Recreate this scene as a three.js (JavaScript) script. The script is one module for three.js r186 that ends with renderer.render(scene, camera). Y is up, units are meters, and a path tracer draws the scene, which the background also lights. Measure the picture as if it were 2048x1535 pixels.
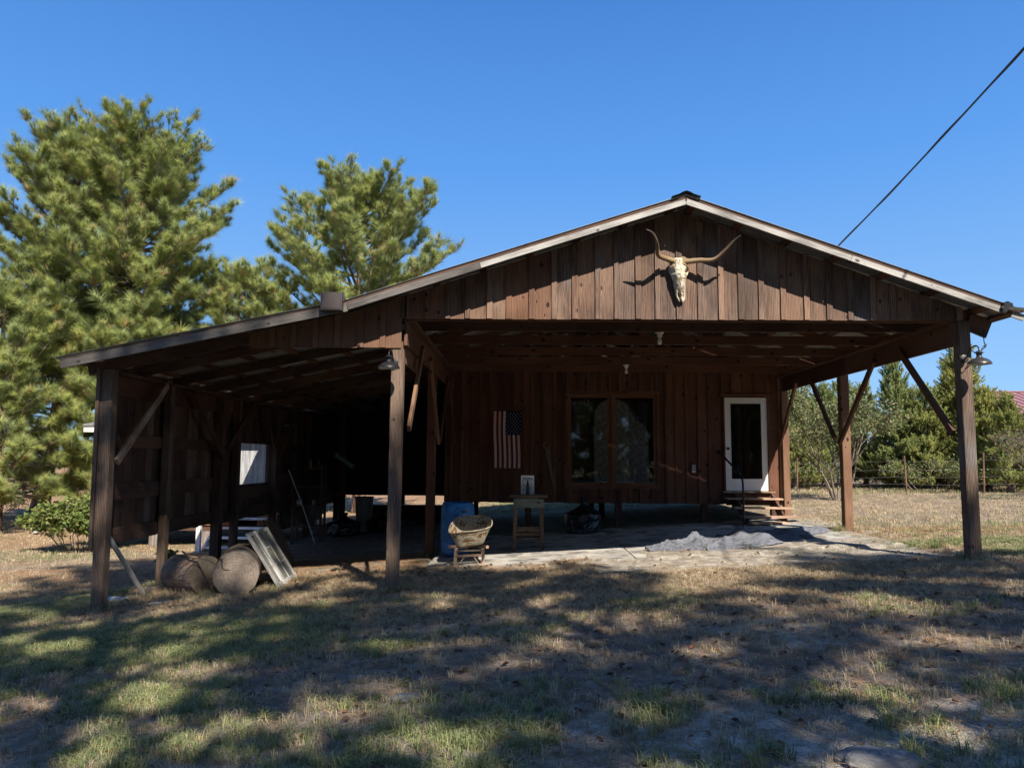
import * as THREE from 'three';
import { mergeGeometries } from 'three/addons/utils/BufferGeometryUtils.js';

// ------------------------------------------------------------------ camera, sky, sun, exposure
const scene = new THREE.Scene();
const camera = new THREE.PerspectiveCamera(53.27, 1024 / 767, 0.1, 1200);
camera.rotation.order = 'YXZ';
camera.position.set(0, 1.6, 0);
camera.rotation.set(THREE.MathUtils.degToRad(5.7), THREE.MathUtils.degToRad(0.9), THREE.MathUtils.degToRad(0.35));
const renderer = new THREE.WebGLRenderer({ antialias: true });
renderer.toneMapping = THREE.LinearToneMapping;
renderer.toneMappingExposure = 1.85;
renderer.shadowMap.enabled = true;
const SUN = new THREE.Vector3(0.44, 1.03, 1.0).normalize();
{
  const W = 256, H = 128, d = new Float32Array(W * H * 4);
  const lo = [0.44, 0.74, 1.06], mid = [0.115, 0.35, 0.85], hi = [0.036, 0.155, 0.53];
  for (let j = 0; j < H; j++) {
    const el = ((j + 0.5) / H - 0.5) * Math.PI, s = Math.max(0, Math.sin(el));
    for (let i = 0; i < W; i++) {
      const az = ((i + 0.5) / W - 0.5) * Math.PI * 2;
      const v = new THREE.Vector3(Math.cos(az) * Math.cos(el), Math.sin(el), Math.sin(az) * Math.cos(el));
      const g = Math.max(0, v.dot(SUN)), glow = 0.30 * Math.pow(g, 5);
      for (let c = 0; c < 3; c++) {
        const a = s < 0.36 ? THREE.MathUtils.lerp(lo[c], mid[c], Math.pow(s / 0.36, 0.72)) : THREE.MathUtils.lerp(mid[c], hi[c], Math.min(1, (s - 0.36) / 0.3));
        d[(j * W + i) * 4 + c] = el < 0 ? [0.22, 0.19, 0.15][c] : a + glow * [1, .92, .78][c];
      }
      d[(j * W + i) * 4 + 3] = 1;
    }
  }
  const t = new THREE.DataTexture(d, W, H, THREE.RGBAFormat, THREE.FloatType);
  t.mapping = THREE.EquirectangularReflectionMapping; t.magFilter = THREE.LinearFilter; t.minFilter = THREE.LinearFilter; t.wrapS = THREE.RepeatWrapping; t.needsUpdate = true;
  scene.background = t; scene.environment = t;
  scene.backgroundIntensity = 0.56;
}
const sun = new THREE.DirectionalLight(new THREE.Color(1.0, 0.94, 0.85), 5.0);
sun.position.copy(SUN).multiplyScalar(60).add(new THREE.Vector3(0, 0, -10));
sun.target.position.set(0, 0, -10);
sun.castShadow = true; sun.shadow.mapSize.set(4096, 4096);
Object.assign(sun.shadow.camera, { left: -35, right: 35, top: 35, bottom: -35, near: 1, far: 160 });
scene.add(sun, sun.target);

// ------------------------------------------------------------------ helpers
const V = (x, y, z) => new THREE.Vector3(x, y, z);
function mulberry(a) { return () => { a |= 0; a = a + 0x6D2B79F5 | 0; let t = Math.imul(a ^ a >>> 15, 1 | a); t = t + Math.imul(t ^ t >>> 7, 61 | t) ^ t; return ((t ^ t >>> 14) >>> 0) / 4294967296; }; }
let rnd = mulberry(7);
const rr = (a, b) => a + (b - a) * rnd();
const lerp = THREE.MathUtils.lerp, clamp = THREE.MathUtils.clamp, smooth = (a, b, x) => { const t = clamp((x - a) / (b - a), 0, 1); return t * t * (3 - 2 * t); };
const TBL = new Float32Array(65536); { const r = mulberry(99); for (let i = 0; i < 65536; i++) TBL[i] = r(); }
const hash = (i, j) => TBL[((i * 374761 + j * 668265 + ((i ^ j) * 2246)) >>> 0) & 65535];
function vnoise(x, y, px = 0, py = 0) {                     // value noise; px, py: lattice period
  let i = Math.floor(x), j = Math.floor(y); const fx = x - i, fy = y - j;
  const u = fx * fx * (3 - 2 * fx), v = fy * fy * (3 - 2 * fy);
  let i1 = i + 1, j1 = j + 1;
  if (px) { i = ((i % px) + px) % px; i1 = ((i1 % px) + px) % px; } if (py) { j = ((j % py) + py) % py; j1 = ((j1 % py) + py) % py; }
  return lerp(lerp(hash(i, j), hash(i1, j), u), lerp(hash(i, j1), hash(i1, j1), u), v);
}
function fbm(x, y, o = 4, px = 0, py = 0) { let s = 0, a = 0.5, n = 0; for (let k = 0; k < o; k++) { s += a * vnoise(x, y, px, py); n += a; a *= 0.5; x *= 2; y *= 2; px *= 2; py *= 2; } return s / n; }
function tex(w, h, f, srgb = true) {
  const d = new Uint8Array(w * h * 4);
  for (let j = 0; j < h; j++) for (let i = 0; i < w; i++) { const c = f(i, j), k = (j * w + i) * 4; d[k] = clamp(c[0], 0, 1) * 255; d[k + 1] = clamp(c[1], 0, 1) * 255; d[k + 2] = clamp(c[2], 0, 1) * 255; d[k + 3] = 255; }
  const t = new THREE.DataTexture(d, w, h); t.wrapS = t.wrapT = THREE.RepeatWrapping; t.magFilter = THREE.LinearFilter; t.minFilter = THREE.LinearMipmapLinearFilter; t.generateMipmaps = true;
  if (srgb) t.colorSpace = THREE.SRGBColorSpace; t.needsUpdate = true; return t;
}
const used = new Map();
function numbered(n) { const k = used.get(n) || 0; used.set(n, k + 1); return k ? n + '_' + String(k).padStart(3, '0') : n; }
function thing(name, label, category, pos = [0, 0, 0], group) {
  const o = new THREE.Group(); o.name = numbered(name); o.position.set(...pos); o.userData = { label, category }; if (group) o.userData.group = group;
  o.wp = V(...pos); scene.add(o); return o;
}
function sub(name, parent, label) { const o = new THREE.Group(); o.name = name; o.wp = parent.wp.clone(); parent.add(o); if (label) o.userData.label = label; return o; }
function part(name, geo, mat, parent, label) {               // geo in world coordinates
  geo.computeBoundingBox(); const c = geo.boundingBox.getCenter(V(0, 0, 0)); geo.translate(-c.x, -c.y, -c.z);
  const m = new THREE.Mesh(geo, mat); m.name = name; m.wp = c; m.position.copy(c).sub(parent.wp || V(0, 0, 0)); m.castShadow = m.receiveShadow = true; parent.add(m);
  if (label) m.userData.label = label; return m;
}
function single(name, geo, mat, label, category, group, kind) {
  const m = part(numbered(name), geo, mat, scene); if (kind) m.userData.kind = kind; if (label) m.userData.label = label; if (category) m.userData.category = category; if (group) m.userData.group = group; return m;
}
const WU = 0.6, WV = 2.4;                                    // metres that a wood texture spans
function projUV(g, ou, ov) {                                 // uv in metres by the way a face points, grain along z
  const p = g.attributes.position, n = g.attributes.normal, uv = new Float32Array(p.count * 2);
  for (let i = 0; i < p.count; i++) {
    const ax = Math.abs(n.getX(i)), ay = Math.abs(n.getY(i)), az = Math.abs(n.getZ(i)); let u, v;
    if (az > ax && az > ay) { u = p.getX(i); v = p.getY(i) * 0.3; } else if (ax > ay) { u = p.getY(i); v = p.getZ(i); } else { u = p.getX(i); v = p.getZ(i); }
    uv[i * 2] = u / WU + ou; uv[i * 2 + 1] = v / WV + ov;
  }
  g.setAttribute('uv', new THREE.BufferAttribute(uv, 2)); return g;
}
// a timber from a to b: w across, h along `up`; ch: chamfer
function bar(a, b, w, h, up = V(0, 1, 0), ch = 0) {
  const L = a.distanceTo(b); let g;
  if (ch) {
    const s = new THREE.Shape(), X = w / 2, Y = h / 2;
    s.moveTo(-X + ch, -Y); s.lineTo(X - ch, -Y); s.lineTo(X, -Y + ch); s.lineTo(X, Y - ch); s.lineTo(X - ch, Y); s.lineTo(-X + ch, Y); s.lineTo(-X, Y - ch); s.lineTo(-X, -Y + ch); s.closePath();
    g = new THREE.ExtrudeGeometry(s, { depth: L, bevelEnabled: false }); g.translate(0, 0, -L / 2);
  } else g = new THREE.BoxGeometry(w, h, L);
  projUV(g, rnd(), rnd());
  const z = b.clone().sub(a).normalize(); let y = up.clone().addScaledVector(z, -up.dot(z)); if (y.lengthSq() < 1e-6) y = V(0, 0, 1).addScaledVector(z, -z.z); y.normalize();
  const x = y.clone().cross(z), m = new THREE.Matrix4().makeBasis(x, y, z).setPosition(a.clone().add(b).multiplyScalar(0.5));
  g.applyMatrix4(m); return g;
}
// vertical board in a wall: along x (or z), from yb to sloped top
function boardX(x0, x1, yb, t0, t1, z0, z1) {
  const g = bar(V((x0 + x1) / 2, 0, (z0 + z1) / 2), V((x0 + x1) / 2, 1, (z0 + z1) / 2), x1 - x0, Math.abs(z1 - z0), V(0, 0, 1));
  const p = g.attributes.position, u = g.attributes.uv, o = rnd();
  for (let i = 0; i < p.count; i++) { const left = p.getX(i) < (x0 + x1) / 2, y = p.getY(i) > 0.5 ? (left ? t0 : t1) : yb; p.setY(i, y); u.setY(i, y / WV + o); }
  return g;
}
const boardZ = (z0, z1, yb, yt, x0, x1) => bar(V((x0 + x1) / 2, yb, (z0 + z1) / 2), V((x0 + x1) / 2, yt, (z0 + z1) / 2), Math.abs(x1 - x0), Math.abs(z1 - z0), V(0, 0, 1));
const box = (x0, x1, y0, y1, z0, z1) => { const g = new THREE.BoxGeometry(x1 - x0, y1 - y0, z1 - z0); projUV(g, rnd(), rnd()); g.translate((x0 + x1) / 2, (y0 + y1) / 2, (z0 + z1) / 2); return g; };
function tube(pts, rad, seg = 6, n = 0, closed = true) {     // tapered tube through points (rad: number, array or function)
  const c = new THREE.CatmullRomCurve3(pts), N = n || Math.max(2, pts.length * 3), P = [], Nn = [], U = [], I = [];
  const fr = c.computeFrenetFrames(N, false); let len = 0, prev = null;
  for (let i = 0; i <= N; i++) {
    const t = i / N, q = c.getPoint(t), r = typeof rad === 'function' ? rad(t) : Array.isArray(rad) ? lerp(rad[0], rad[1], t) : rad;
    if (prev) len += q.distanceTo(prev); prev = q;
    for (let k = 0; k <= seg; k++) { const a = k / seg * Math.PI * 2, d = fr.normals[i].clone().multiplyScalar(Math.cos(a)).addScaledVector(fr.binormals[i], Math.sin(a)); P.push(q.x + d.x * r, q.y + d.y * r, q.z + d.z * r); Nn.push(d.x, d.y, d.z); U.push(k / seg, len); }
  }
  for (let i = 0; i < N; i++) for (let k = 0; k < seg; k++) { const a = i * (seg + 1) + k, b = a + seg + 1; I.push(a, a + 1, b, b, a + 1, b + 1); }
  if (closed) for (const e of [0, N]) { const q = c.getPoint(e / N), id = P.length / 3, d = c.getTangent(e / N).multiplyScalar(e ? 1 : -1); P.push(q.x, q.y, q.z); Nn.push(d.x, d.y, d.z); U.push(0.5, 0); for (let k = 0; k < seg; k++) { const a = e * (seg + 1) + k; e ? I.push(a, a + 1, id) : I.push(a, id, a + 1); } }
  const g = new THREE.BufferGeometry(); g.setAttribute('position', new THREE.Float32BufferAttribute(P, 3)); g.setAttribute('normal', new THREE.Float32BufferAttribute(Nn, 3)); g.setAttribute('uv', new THREE.Float32BufferAttribute(U, 2)); g.setIndex(I); return g;
}
const lathe = (pts, x, y, z, n = 28) => { const g = new THREE.LatheGeometry(pts.map(p => new THREE.Vector2(p[0], p[1])), n); g.translate(x, y, z); return g; };
const merge = (a) => mergeGeometries(a.map(g => g.index ? g.toNonIndexed() : g));
function grid(nu, nv, f) {                                   // surface f(u,v) -> [x,y,z]
  const P = [], U = [], I = [];
  for (let j = 0; j <= nv; j++) for (let i = 0; i <= nu; i++) { const q = f(i / nu, j / nv); P.push(...q); U.push(i / nu, j / nv); }
  for (let j = 0; j < nv; j++) for (let i = 0; i < nu; i++) { const a = j * (nu + 1) + i, b = a + nu + 1; I.push(a, a + 1, b, b, a + 1, b + 1); }
  const g = new THREE.BufferGeometry(); g.setAttribute('position', new THREE.Float32BufferAttribute(P, 3)); g.setAttribute('uv', new THREE.Float32BufferAttribute(U, 2)); g.setIndex(I); g.computeVertexNormals(); return g;
}

// ------------------------------------------------------------------ textures and materials
function woodTex(seed, light, dark, o = {}) {
  const r = mulberry(seed), knots = []; for (let k = 0; k < (o.knots ?? 5); k++) knots.push([r() * WU, r() * WV, 0.008 + r() * 0.014]);
  const W = 512, H = 1024, off = r() * 50 | 0;
  return tex(W, H, (i, j) => {
    const x = i / W * WU, y = j / H * WV; let d = x + 0.075 * (fbm(x / WU * 2 + off * 2, y / WV * 2, 3, 2, 2) - 0.5), kn = 0;
    for (const [kx, ky, ks] of knots) { const dx = (x - kx) / ks, dy = (y - ky) / (ks * 1.5), q = dx * dx + dy * dy; d += Math.sign(dx || 1) * ks * 0.9 * Math.exp(-q / 5); kn = Math.max(kn, Math.exp(-q * q * 0.8)); }
    const ring = d * 55, f = ring - Math.floor(ring), late = Math.pow(Math.sin(Math.PI * f), 6);
    const fib = vnoise(i * 0.9, j * 0.035, 0, 36) * 0.6 + vnoise(i * 0.35, j * 0.012, 0, 12) * 0.4;
    const blot = fbm(x / WU * 3 + 40, y / WV * 4 + off, 4, 3, 4);
    let t = clamp(0.62 * late * (o.ring ?? 1) + (fib - 0.5) * (o.fib ?? 0.7) + (blot - 0.5) * (o.blot ?? 0.9) + 0.22, 0, 1);
    const crack = (o.crack ?? 0) * smooth(0.80, 0.9, vnoise(i * 0.16, j * 0.009 + 9, 0, 9)) * smooth(0.55, 0.75, vnoise(i * 0.5, j * 0.02, 0, 20));
    t = Math.max(t, kn * 0.95, crack); const c = [0, 1, 2].map(k => lerp(light[k], dark[k], t)); if (o.grey) { const gq = o.grey * smooth(.42, .66, fbm(x / WU * 2 + 17, y / WV * 3 + off, 4, 2, 3)), l = (c[0] + c[1] + c[2]) / 3; for (let k = 0; k < 3; k++) c[k] = lerp(c[k], l * [.98, 1.0, 1.03][k], gq); }
    if (kn > 0.2 && o.knotCol) for (let k = 0; k < 3; k++) c[k] = lerp(c[k], o.knotCol[k], kn);
    return c;
  });
}
const tWeather = woodTex(11, [0.98, 0.87, 0.78], [0.36, 0.27, 0.23], { knots: 3, crack: 0.95, blot: 1.2, ring: 1.15, fib: 0.95, grey: 0.75 });
const tRed = woodTex(23, [0.92, 0.82, 0.74], [0.50, 0.36, 0.28], { knots: 11, knotCol: [0.25, 0.14, 0.1], blot: 0.8 });
const tPale = woodTex(37, [0.98, 0.96, 0.93], [0.40, 0.38, 0.37], { knots: 6, ring: 0.5, blot: 1.6, crack: 1, fib: 1.1 });
const S = (o) => new THREE.MeshStandardMaterial(o);
const wood = (r, g, b, t = tWeather, bump = 0.0016, rough = 0.85) => S({ color: new THREE.Color(r * 1.75, g * 1.75, b * 1.75), map: t, bumpMap: t, bumpScale: bump, roughness: rough });
const mGable = [[0.148, 0.119, 0.100], [0.105, 0.083, 0.070], [0.180, 0.150, 0.131], [0.085, 0.068, 0.059], [0.15, 0.126, 0.113], [0.136, 0.102, 0.081], [0.122, 0.104, 0.095], [0.17, 0.135, 0.112]].map(c => wood(...c));
const mWarm = [[0.165, 0.112, 0.08], [0.135, 0.092, 0.067], [0.18, 0.124, 0.09]].map(c => wood(...c, tRed));
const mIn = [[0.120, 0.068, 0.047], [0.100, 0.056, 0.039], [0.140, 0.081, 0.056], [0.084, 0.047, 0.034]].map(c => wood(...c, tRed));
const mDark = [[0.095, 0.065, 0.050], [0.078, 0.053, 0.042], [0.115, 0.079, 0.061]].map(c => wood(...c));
const mPost = wood(0.135, 0.118, 0.104, tWeather, 0.003), mPostR = wood(0.175, 0.127, 0.092, tRed, 0.002), mBeam = wood(0.105, 0.066, 0.048, tRed);
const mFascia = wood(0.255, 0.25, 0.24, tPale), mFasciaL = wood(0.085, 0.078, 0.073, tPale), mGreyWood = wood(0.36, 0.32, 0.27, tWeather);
const pick = (a) => a[Math.floor(rnd() * a.length)];
const tMetal = tex(256, 256, (i, j) => { const s = 0.78 + 0.22 * (fbm(i / 32, j / 32, 4, 8, 8) - 0.3); const ru = smooth(0.66, 0.8, fbm(i / 24 + 7, j / 48, 4, 0, 0)); return [lerp(s, 0.52, ru), lerp(s, 0.40, ru), lerp(s * 0.99, 0.31, ru)]; });
const mRoof = S({ color: new THREE.Color(0.52, 0.52, 0.50), map: tMetal, metalness: 0.45, roughness: 0.5 });
const mBlackMetal = S({ color: new THREE.Color(0.022, 0.022, 0.024), roughness: 0.38, metalness: 0.35 });
const mLampGrey = S({ color: new THREE.Color(0.075, 0.072, 0.066), roughness: 0.33, metalness: 0.55 });
const tSpeck = tex(256, 256, (i, j) => { const n = fbm(i / 16, j / 16, 5, 16, 16), s = 0.72 + 0.5 * (n - 0.5) + 0.16 * (hash(i, j) - 0.5); return [s, s, s]; });
const mWhitePaint = S({ color: new THREE.Color(0.74, 0.72, 0.66), map: null, roughness: 0.5 });
const mGlass = new THREE.MeshPhysicalMaterial({ color: 0xffffff, transmission: 1, thickness: 0, roughness: 0.02, ior: 1.5 });

// ------------------------------------------------------------------ ground
function gh(x, z) {                                          // the broad lie of the land
  let y = 0.04 + 0.065 * clamp(x, -7, 6) + 0.022 * (x - clamp(x, -7, 6));
  if (Math.abs(x) > 30) y -= 0.022 * (Math.abs(x) - 30) * Math.sign(x);
  return y;
}
const padTop = (x, z) => gh(x, z) + 0.02;
const PAD = { x0: -1.5, x1: 5.5, z0: -16.5, z1: -11.55 };
function gDetail(x, z) {
  let y = gh(x, z) + 0.05 * (fbm(x * 0.55 + 9, z * 0.55, 3) - 0.5) + 0.03 * (fbm(x * 3, z * 3, 3) - 0.5);
  const inx = Math.min(x - PAD.x0, PAD.x1 - x), inz = Math.min(z - PAD.z0, PAD.z1 - z), ins = Math.min(inx, inz);
  if (ins > -0.1) {                                          // under the pad, sand washed over its front edge on the right
    const edge = PAD.z1 - z, cover = x > 1.8 ? smooth(1.75, 0.15, edge + 0.9 * (fbm(x * 1.1, z * 1.1 + 5, 3) - 0.5)) : smooth(0.45, 0.0, edge + 0.7 * (fbm(x * 1.6, z * 1.6, 3) - 0.5));
    const side = smooth(0.45, 0.05, PAD.x1 - x + 0.3 * (fbm(x * 2, z * 2, 2) - 0.5));
    y = lerp(gh(x, z) - 0.05, gh(x, z) + 0.034 + 0.012 * (fbm(x * 4, z * 4, 3) - 0.5), Math.max(cover, side));
    if (ins < 0) y = lerp(y, gh(x, z) + 0.01, -ins * 5);
  }
  return y;
}
// what covers the ground: weights of sand, straw, green grass, orange pine straw, bare dirt
function cover(x, z) {
  const a = fbm(x * 0.42 + 3, z * 0.5 + 8, 4), b = fbm(x * 0.9 + 31, z * 1.1 + 2, 4), c = fbm(x * 2.4, z * 2.6 + 50, 3);
  let sand = 0, green = 0, straw = 0.55, orange = 0, dirt = 0.2;
  if (z > -9.2) {                                            // yard in front
    green = smooth(0.44, 0.62, a + 0.25 * (c - 0.5)) * (z > -7 ? 1 : 0.65); sand = smooth(0.52, 0.68, b) * smooth(0.60, 0.40, a) * smooth(-3.5, 2.5, x + 2 * (b - .5)) * 1.1; dirt = smooth(0.42, 0.6, 1 - b) * 0.8;
    straw = 0.28 + 0.75 * smooth(-7.4, -8.8, z); dirt += .35; green *= lerp(1, .3, smooth(-2.2, -.6, x) * smooth(-5.2, -6.2, z)); green += .55 * smooth(-5.8, -4.6, z) * smooth(.35, .6, c + .3 * (a - .5)); sand *= 1.25;
    if (x < -1.2) green += smooth(-1.2, -3.2, x) * smooth(-6.2, -7.2, z) * smooth(-9.2, -8, z) * 0.9;
  } else if (x > -5.6 && x < -1.5 && z > -23) { dirt = 1; straw = 0.5 * smooth(-13, -10, z) + 0.1; sand = smooth(0.5, 0.65, b) * 0.7; }
  else if (x >= -1.5 && x < 6.2 && z > -16.6) { straw = smooth(-11.2, -9.9, z) * 1.1; sand = (x > 1.2 ? 3.2 : 1.0) * smooth(-9.6, -10.9, z) * (0.4 + b); dirt = 0.25; if (x > 5.3 && z < -11) green = 0.8; }
  else if (x >= 6.2 || (x > 5.4 && z < -16)) { straw = 0.9; dirt = 0.15; green = smooth(0.42, 0.6, a) * (z > -15 ? 1.1 : 0.25) + (z < -25 ? 0.2 : 0); sand = smooth(0.62, 0.75, b) * 0.4; }
  else if (x <= -5.6) { straw = 0.8; green = smooth(0.36, 0.55, a) * (z > -16.5 ? 1.1 : 0.3); orange = smooth(-17.0, -19.5, z) * 1.6 + smooth(0.5, 0.7, b) * 0.7; dirt = 0.1; }
  else { green = z > -28 ? 1.2 : 0.5; straw = 0.4; orange = smooth(-0.5, -3.5, x) * smooth(-22, -27, z) * 2.5; }
  return { sand, straw, green, orange, dirt };
}
const cSand = [0.62, 0.55, 0.445], cStraw = [0.44, 0.325, 0.205], cGreen = [0.25, 0.245, 0.13], cOrange = [0.54, 0.28, 0.12], cDirt = [0.27, 0.22, 0.18];
{
  const axis = (a, b, step, far) => { const s = []; for (let v = a; v <= b + 1e-6; v += step) s.push(v); let d = step, p = s[s.length - 1]; while (p < far) { d *= 1.25; p += d; s.push(p); } d = step; p = a; const l = []; while (p > -far) { d *= 1.25; p -= d; l.push(p); } return [...l.reverse(), ...s]; };
  const xs = axis(-9, 10, 0.09, 420), zs = axis(-17, -2.6, 0.09, 420), P = [], U = [], C = [], I = [];
  for (const z of zs) for (const x of xs) {
    P.push(x, gDetail(x, z), z); U.push(x / 3, z / 3); const w = cover(x, z), t = w.sand + w.straw + w.green + w.orange + w.dirt, n = 0.72 + 0.56 * fbm(x * 6, z * 6, 4);
    for (let k = 0; k < 3; k++) C.push(n * (cSand[k] * w.sand + cStraw[k] * w.straw + cGreen[k] * w.green + cOrange[k] * w.orange + cDirt[k] * w.dirt) / t);
  }
  const nx = xs.length; for (let j = 0; j < zs.length - 1; j++) for (let i = 0; i < nx - 1; i++) { const a = j * nx + i, b = a + nx; I.push(a, b, a + 1, b, b + 1, a + 1); }
  const g = new THREE.BufferGeometry(); g.setAttribute('position', new THREE.Float32BufferAttribute(P, 3)); g.setAttribute('uv', new THREE.Float32BufferAttribute(U, 2)); g.setAttribute('color', new THREE.Float32BufferAttribute(C, 3)); g.setIndex(I); g.computeVertexNormals();
  const N = 1024, buf = new Float32Array(N * N), r = mulberry(5);
  for (let j = 0; j < N; j++) for (let i = 0; i < N; i++) buf[j * N + i] = 0.58 + 0.50 * (fbm(i / 32, j / 32, 5, 32, 32) - 0.5) + 0.30 * (hash(i * 3, j * 7) - 0.5);
  for (let k = 0; k < 14000; k++) { let x = r() * N, y = r() * N, a = r() * 6.28, L = 8 + r() * 34, v = r() < 0.55 ? 0.12 + r() * 0.26 : -0.15 - r() * 0.3; for (let s = 0; s < L; s++) { const q = ((y | 0) & 1023) * N + ((x | 0) & 1023); buf[q] = clamp(buf[q] * 0.45 + (0.62 + v) * 0.55, 0, 1); x += Math.cos(a) + N; y += Math.sin(a) + N; x %= N; y %= N; a += (r() - 0.5) * 0.12; } }
  const t = tex(N, N, (i, j) => { const v = buf[j * N + i]; return [v * 1.42, v * 1.40, v * 1.37]; });
  part('ground', g, S({ map: t, bumpMap: t, bumpScale: 0.02, vertexColors: true, roughness: 1 }), scene).userData = { kind: 'structure' };
}
{ // concrete pad, three pours with a joint between them
  const tC = tex(512, 512, (i, j) => { const n = fbm(i / 64, j / 64, 5, 8, 8), st = smooth(0.5, 0.75, fbm(i / 40 + 3, j / 40 + 9, 4)), s = 0.80 + 0.35 * (n - 0.5) - 0.25 * st + 0.07 * (hash(i, j) - 0.5); return [s, s * 0.985, s * 0.955]; });
  const m = S({ color: new THREE.Color(0.62, 0.60, 0.56), map: tC, bumpMap: tC, bumpScale: 0.003, roughness: 0.9 });
  const pad = new THREE.Group(); pad.name = 'concrete_pad'; pad.wp = V(0, 0, 0); pad.userData = { kind: 'structure' }; scene.add(pad);
  for (const [x0, x1, z0, z1] of [[PAD.x0, 1.66, PAD.z0, PAD.z1], [1.68, PAD.x1, PAD.z0, PAD.z1]]) {
    const g = new THREE.BoxGeometry(x1 - x0, 0.12, z1 - z0, 8, 1, 8); g.translate((x0 + x1) / 2, -0.06, (z0 + z1) / 2);
    const p = g.attributes.position, uv = []; for (let i = 0; i < p.count; i++) { const y = p.getY(i); uv.push(p.getX(i) / 2.5, p.getZ(i) / 2.5); p.setY(i, y + padTop(p.getX(i), p.getZ(i))); }
    g.setAttribute('uv', new THREE.Float32BufferAttribute(uv, 2)); g.computeVertexNormals(); part('slab', g, m, pad);
  }
}

// ------------------------------------------------------------------ the barn
const RID = [2.02, 4.93], RE = [6.13, 3.47], LB = [-2.235, 3.573], LE = [-5.82, 2.842];   // roof line: top of the metal
function roofY(x) { return x > RID[0] ? lerp(RID[1], RE[1], (x - RID[0]) / (RE[0] - RID[0])) : x > LB[0] ? lerp(RID[1], LB[1], (x - RID[0]) / (LB[0] - RID[0])) : lerp(LB[1], LE[1], (x - LB[0]) / (LE[0] - LB[0])); }
const ZR0 = -9.32, ZR1 = -23.4, ZG = -9.78, ZW = -16.6, XL = -5.42, XM = -1.64, XR = 5.66;
const barn = thing('pole_barn', 'weathered brown wood barn with open carport bay, side lean-to and low gabled metal roof', 'barn', [2.02, 0.1, -16]);
// posts
const Y = V(0, 1, 0), Z = V(0, 0, 1);
function post(x, z, yt, mat, s = 0.15, lean = 0) { return part('post', bar(V(x + lean, gDetail(x, z) - 0.15, z), V(x, yt, z), s, s, Z, 0.008), mat, barn); }
post(XR, -9.875, 3.42, mPost); post(XR, -13.6, 3.42, mPostR); post(XR - 0.06, -16.52, 3.42, mPostR, 0.14);
post(XM, -9.875, 3.03, mPost, 0.155, -0.02); post(XM, -13.6, 3.3, mBeam, 0.155); post(XM, -16.7, 3.4, mBeam);
post(XL, -9.875, 2.75, mPost, 0.15, 0.03);
part('trim_board', bar(V(XL - 0.079, 0.45, -9.86), V(XL - 0.1, 2.75, -9.86), 0.045, 0.17, Z), mPost, barn);
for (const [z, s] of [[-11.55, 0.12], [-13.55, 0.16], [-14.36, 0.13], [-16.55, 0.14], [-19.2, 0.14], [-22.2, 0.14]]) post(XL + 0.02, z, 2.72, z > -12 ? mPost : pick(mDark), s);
post(-3.6, -22.9, 3.2, pick(mDark), 0.14); post(XM, -22.9, 3.3, pick(mDark), 0.14);
// long beams on the posts
for (const [x, dx, lo] of [[XR - 0.1, 1, 3.1], [XM + 0.1, -1, 3.08]]) {
  const b = sub('beam', barn);
  part('header_board', bar(V(x, lo + 0.15, -9.82), V(x, lo + 0.15, -13.2), 0.042, 0.3, Y), mBeam, b); part('header_board', bar(V(x, lo + 0.152, -13.204), V(x, lo + 0.152, -16.55), 0.042, 0.3, Y), pick(mIn), b);
  part('top_plate', bar(V(x - dx * 0.045, lo + 0.325, -9.82), V(x - dx * 0.045, lo + 0.325, -16.55), 0.14, 0.04, Y), mBeam, b);
}
part('header_board', bar(V(XM + 0.05, 3.0, -9.83), V(XM + 0.05, 3.0, -11.6), 0.03, 0.26, Y), pick(mWarm), barn);
// knee braces
function brace(x, z0, y0, z1, y1, m, w = 0.095) { part('brace', bar(V(x, y0, z0), V(x, y1, z1), 0.045, w, V(0, 1, 0.3), 0.004), m, barn); }
brace(XR - 0.14, -9.93, 1.98, -11.25, 3.25, mBeam, 0.1); brace(XR - 0.14, -13.5, 1.92, -12.05, 3.2, mBeam); brace(XR - 0.14, -13.68, 2.02, -14.75, 3.2, mBeam); brace(XR - 0.2, -16.45, 1.95, -15.35, 3.2, mPostR);
brace(XM + 0.145, -9.93, 2.0, -11.2, 3.25, mPostR, 0.1); brace(XM + 0.145, -13.5, 1.9, -12.1, 3.2, pick(mWarm)); brace(XM + 0.145, -13.68, 1.95, -14.9, 3.2, mBeam); brace(XM + 0.145, -16.5, 1.95, -15.3, 3.2, mBeam);
brace(XL + 0.115, -9.95, 1.55, -11.25, 2.68, mGreyWood, 0.1); brace(XL + 0.125, -13.5, 1.6, -12.15, 2.65, pick(mDark)); brace(XL + 0.125, -13.6, 1.75, -14.95, 2.68, pick(mDark)); brace(XL + 0.115, -16.5, 1.65, -15.5, 2.66, pick(mDark)); brace(XL + 0.115, -16.6, 1.65, -17.7, 2.66, pick(mIn));
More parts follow.
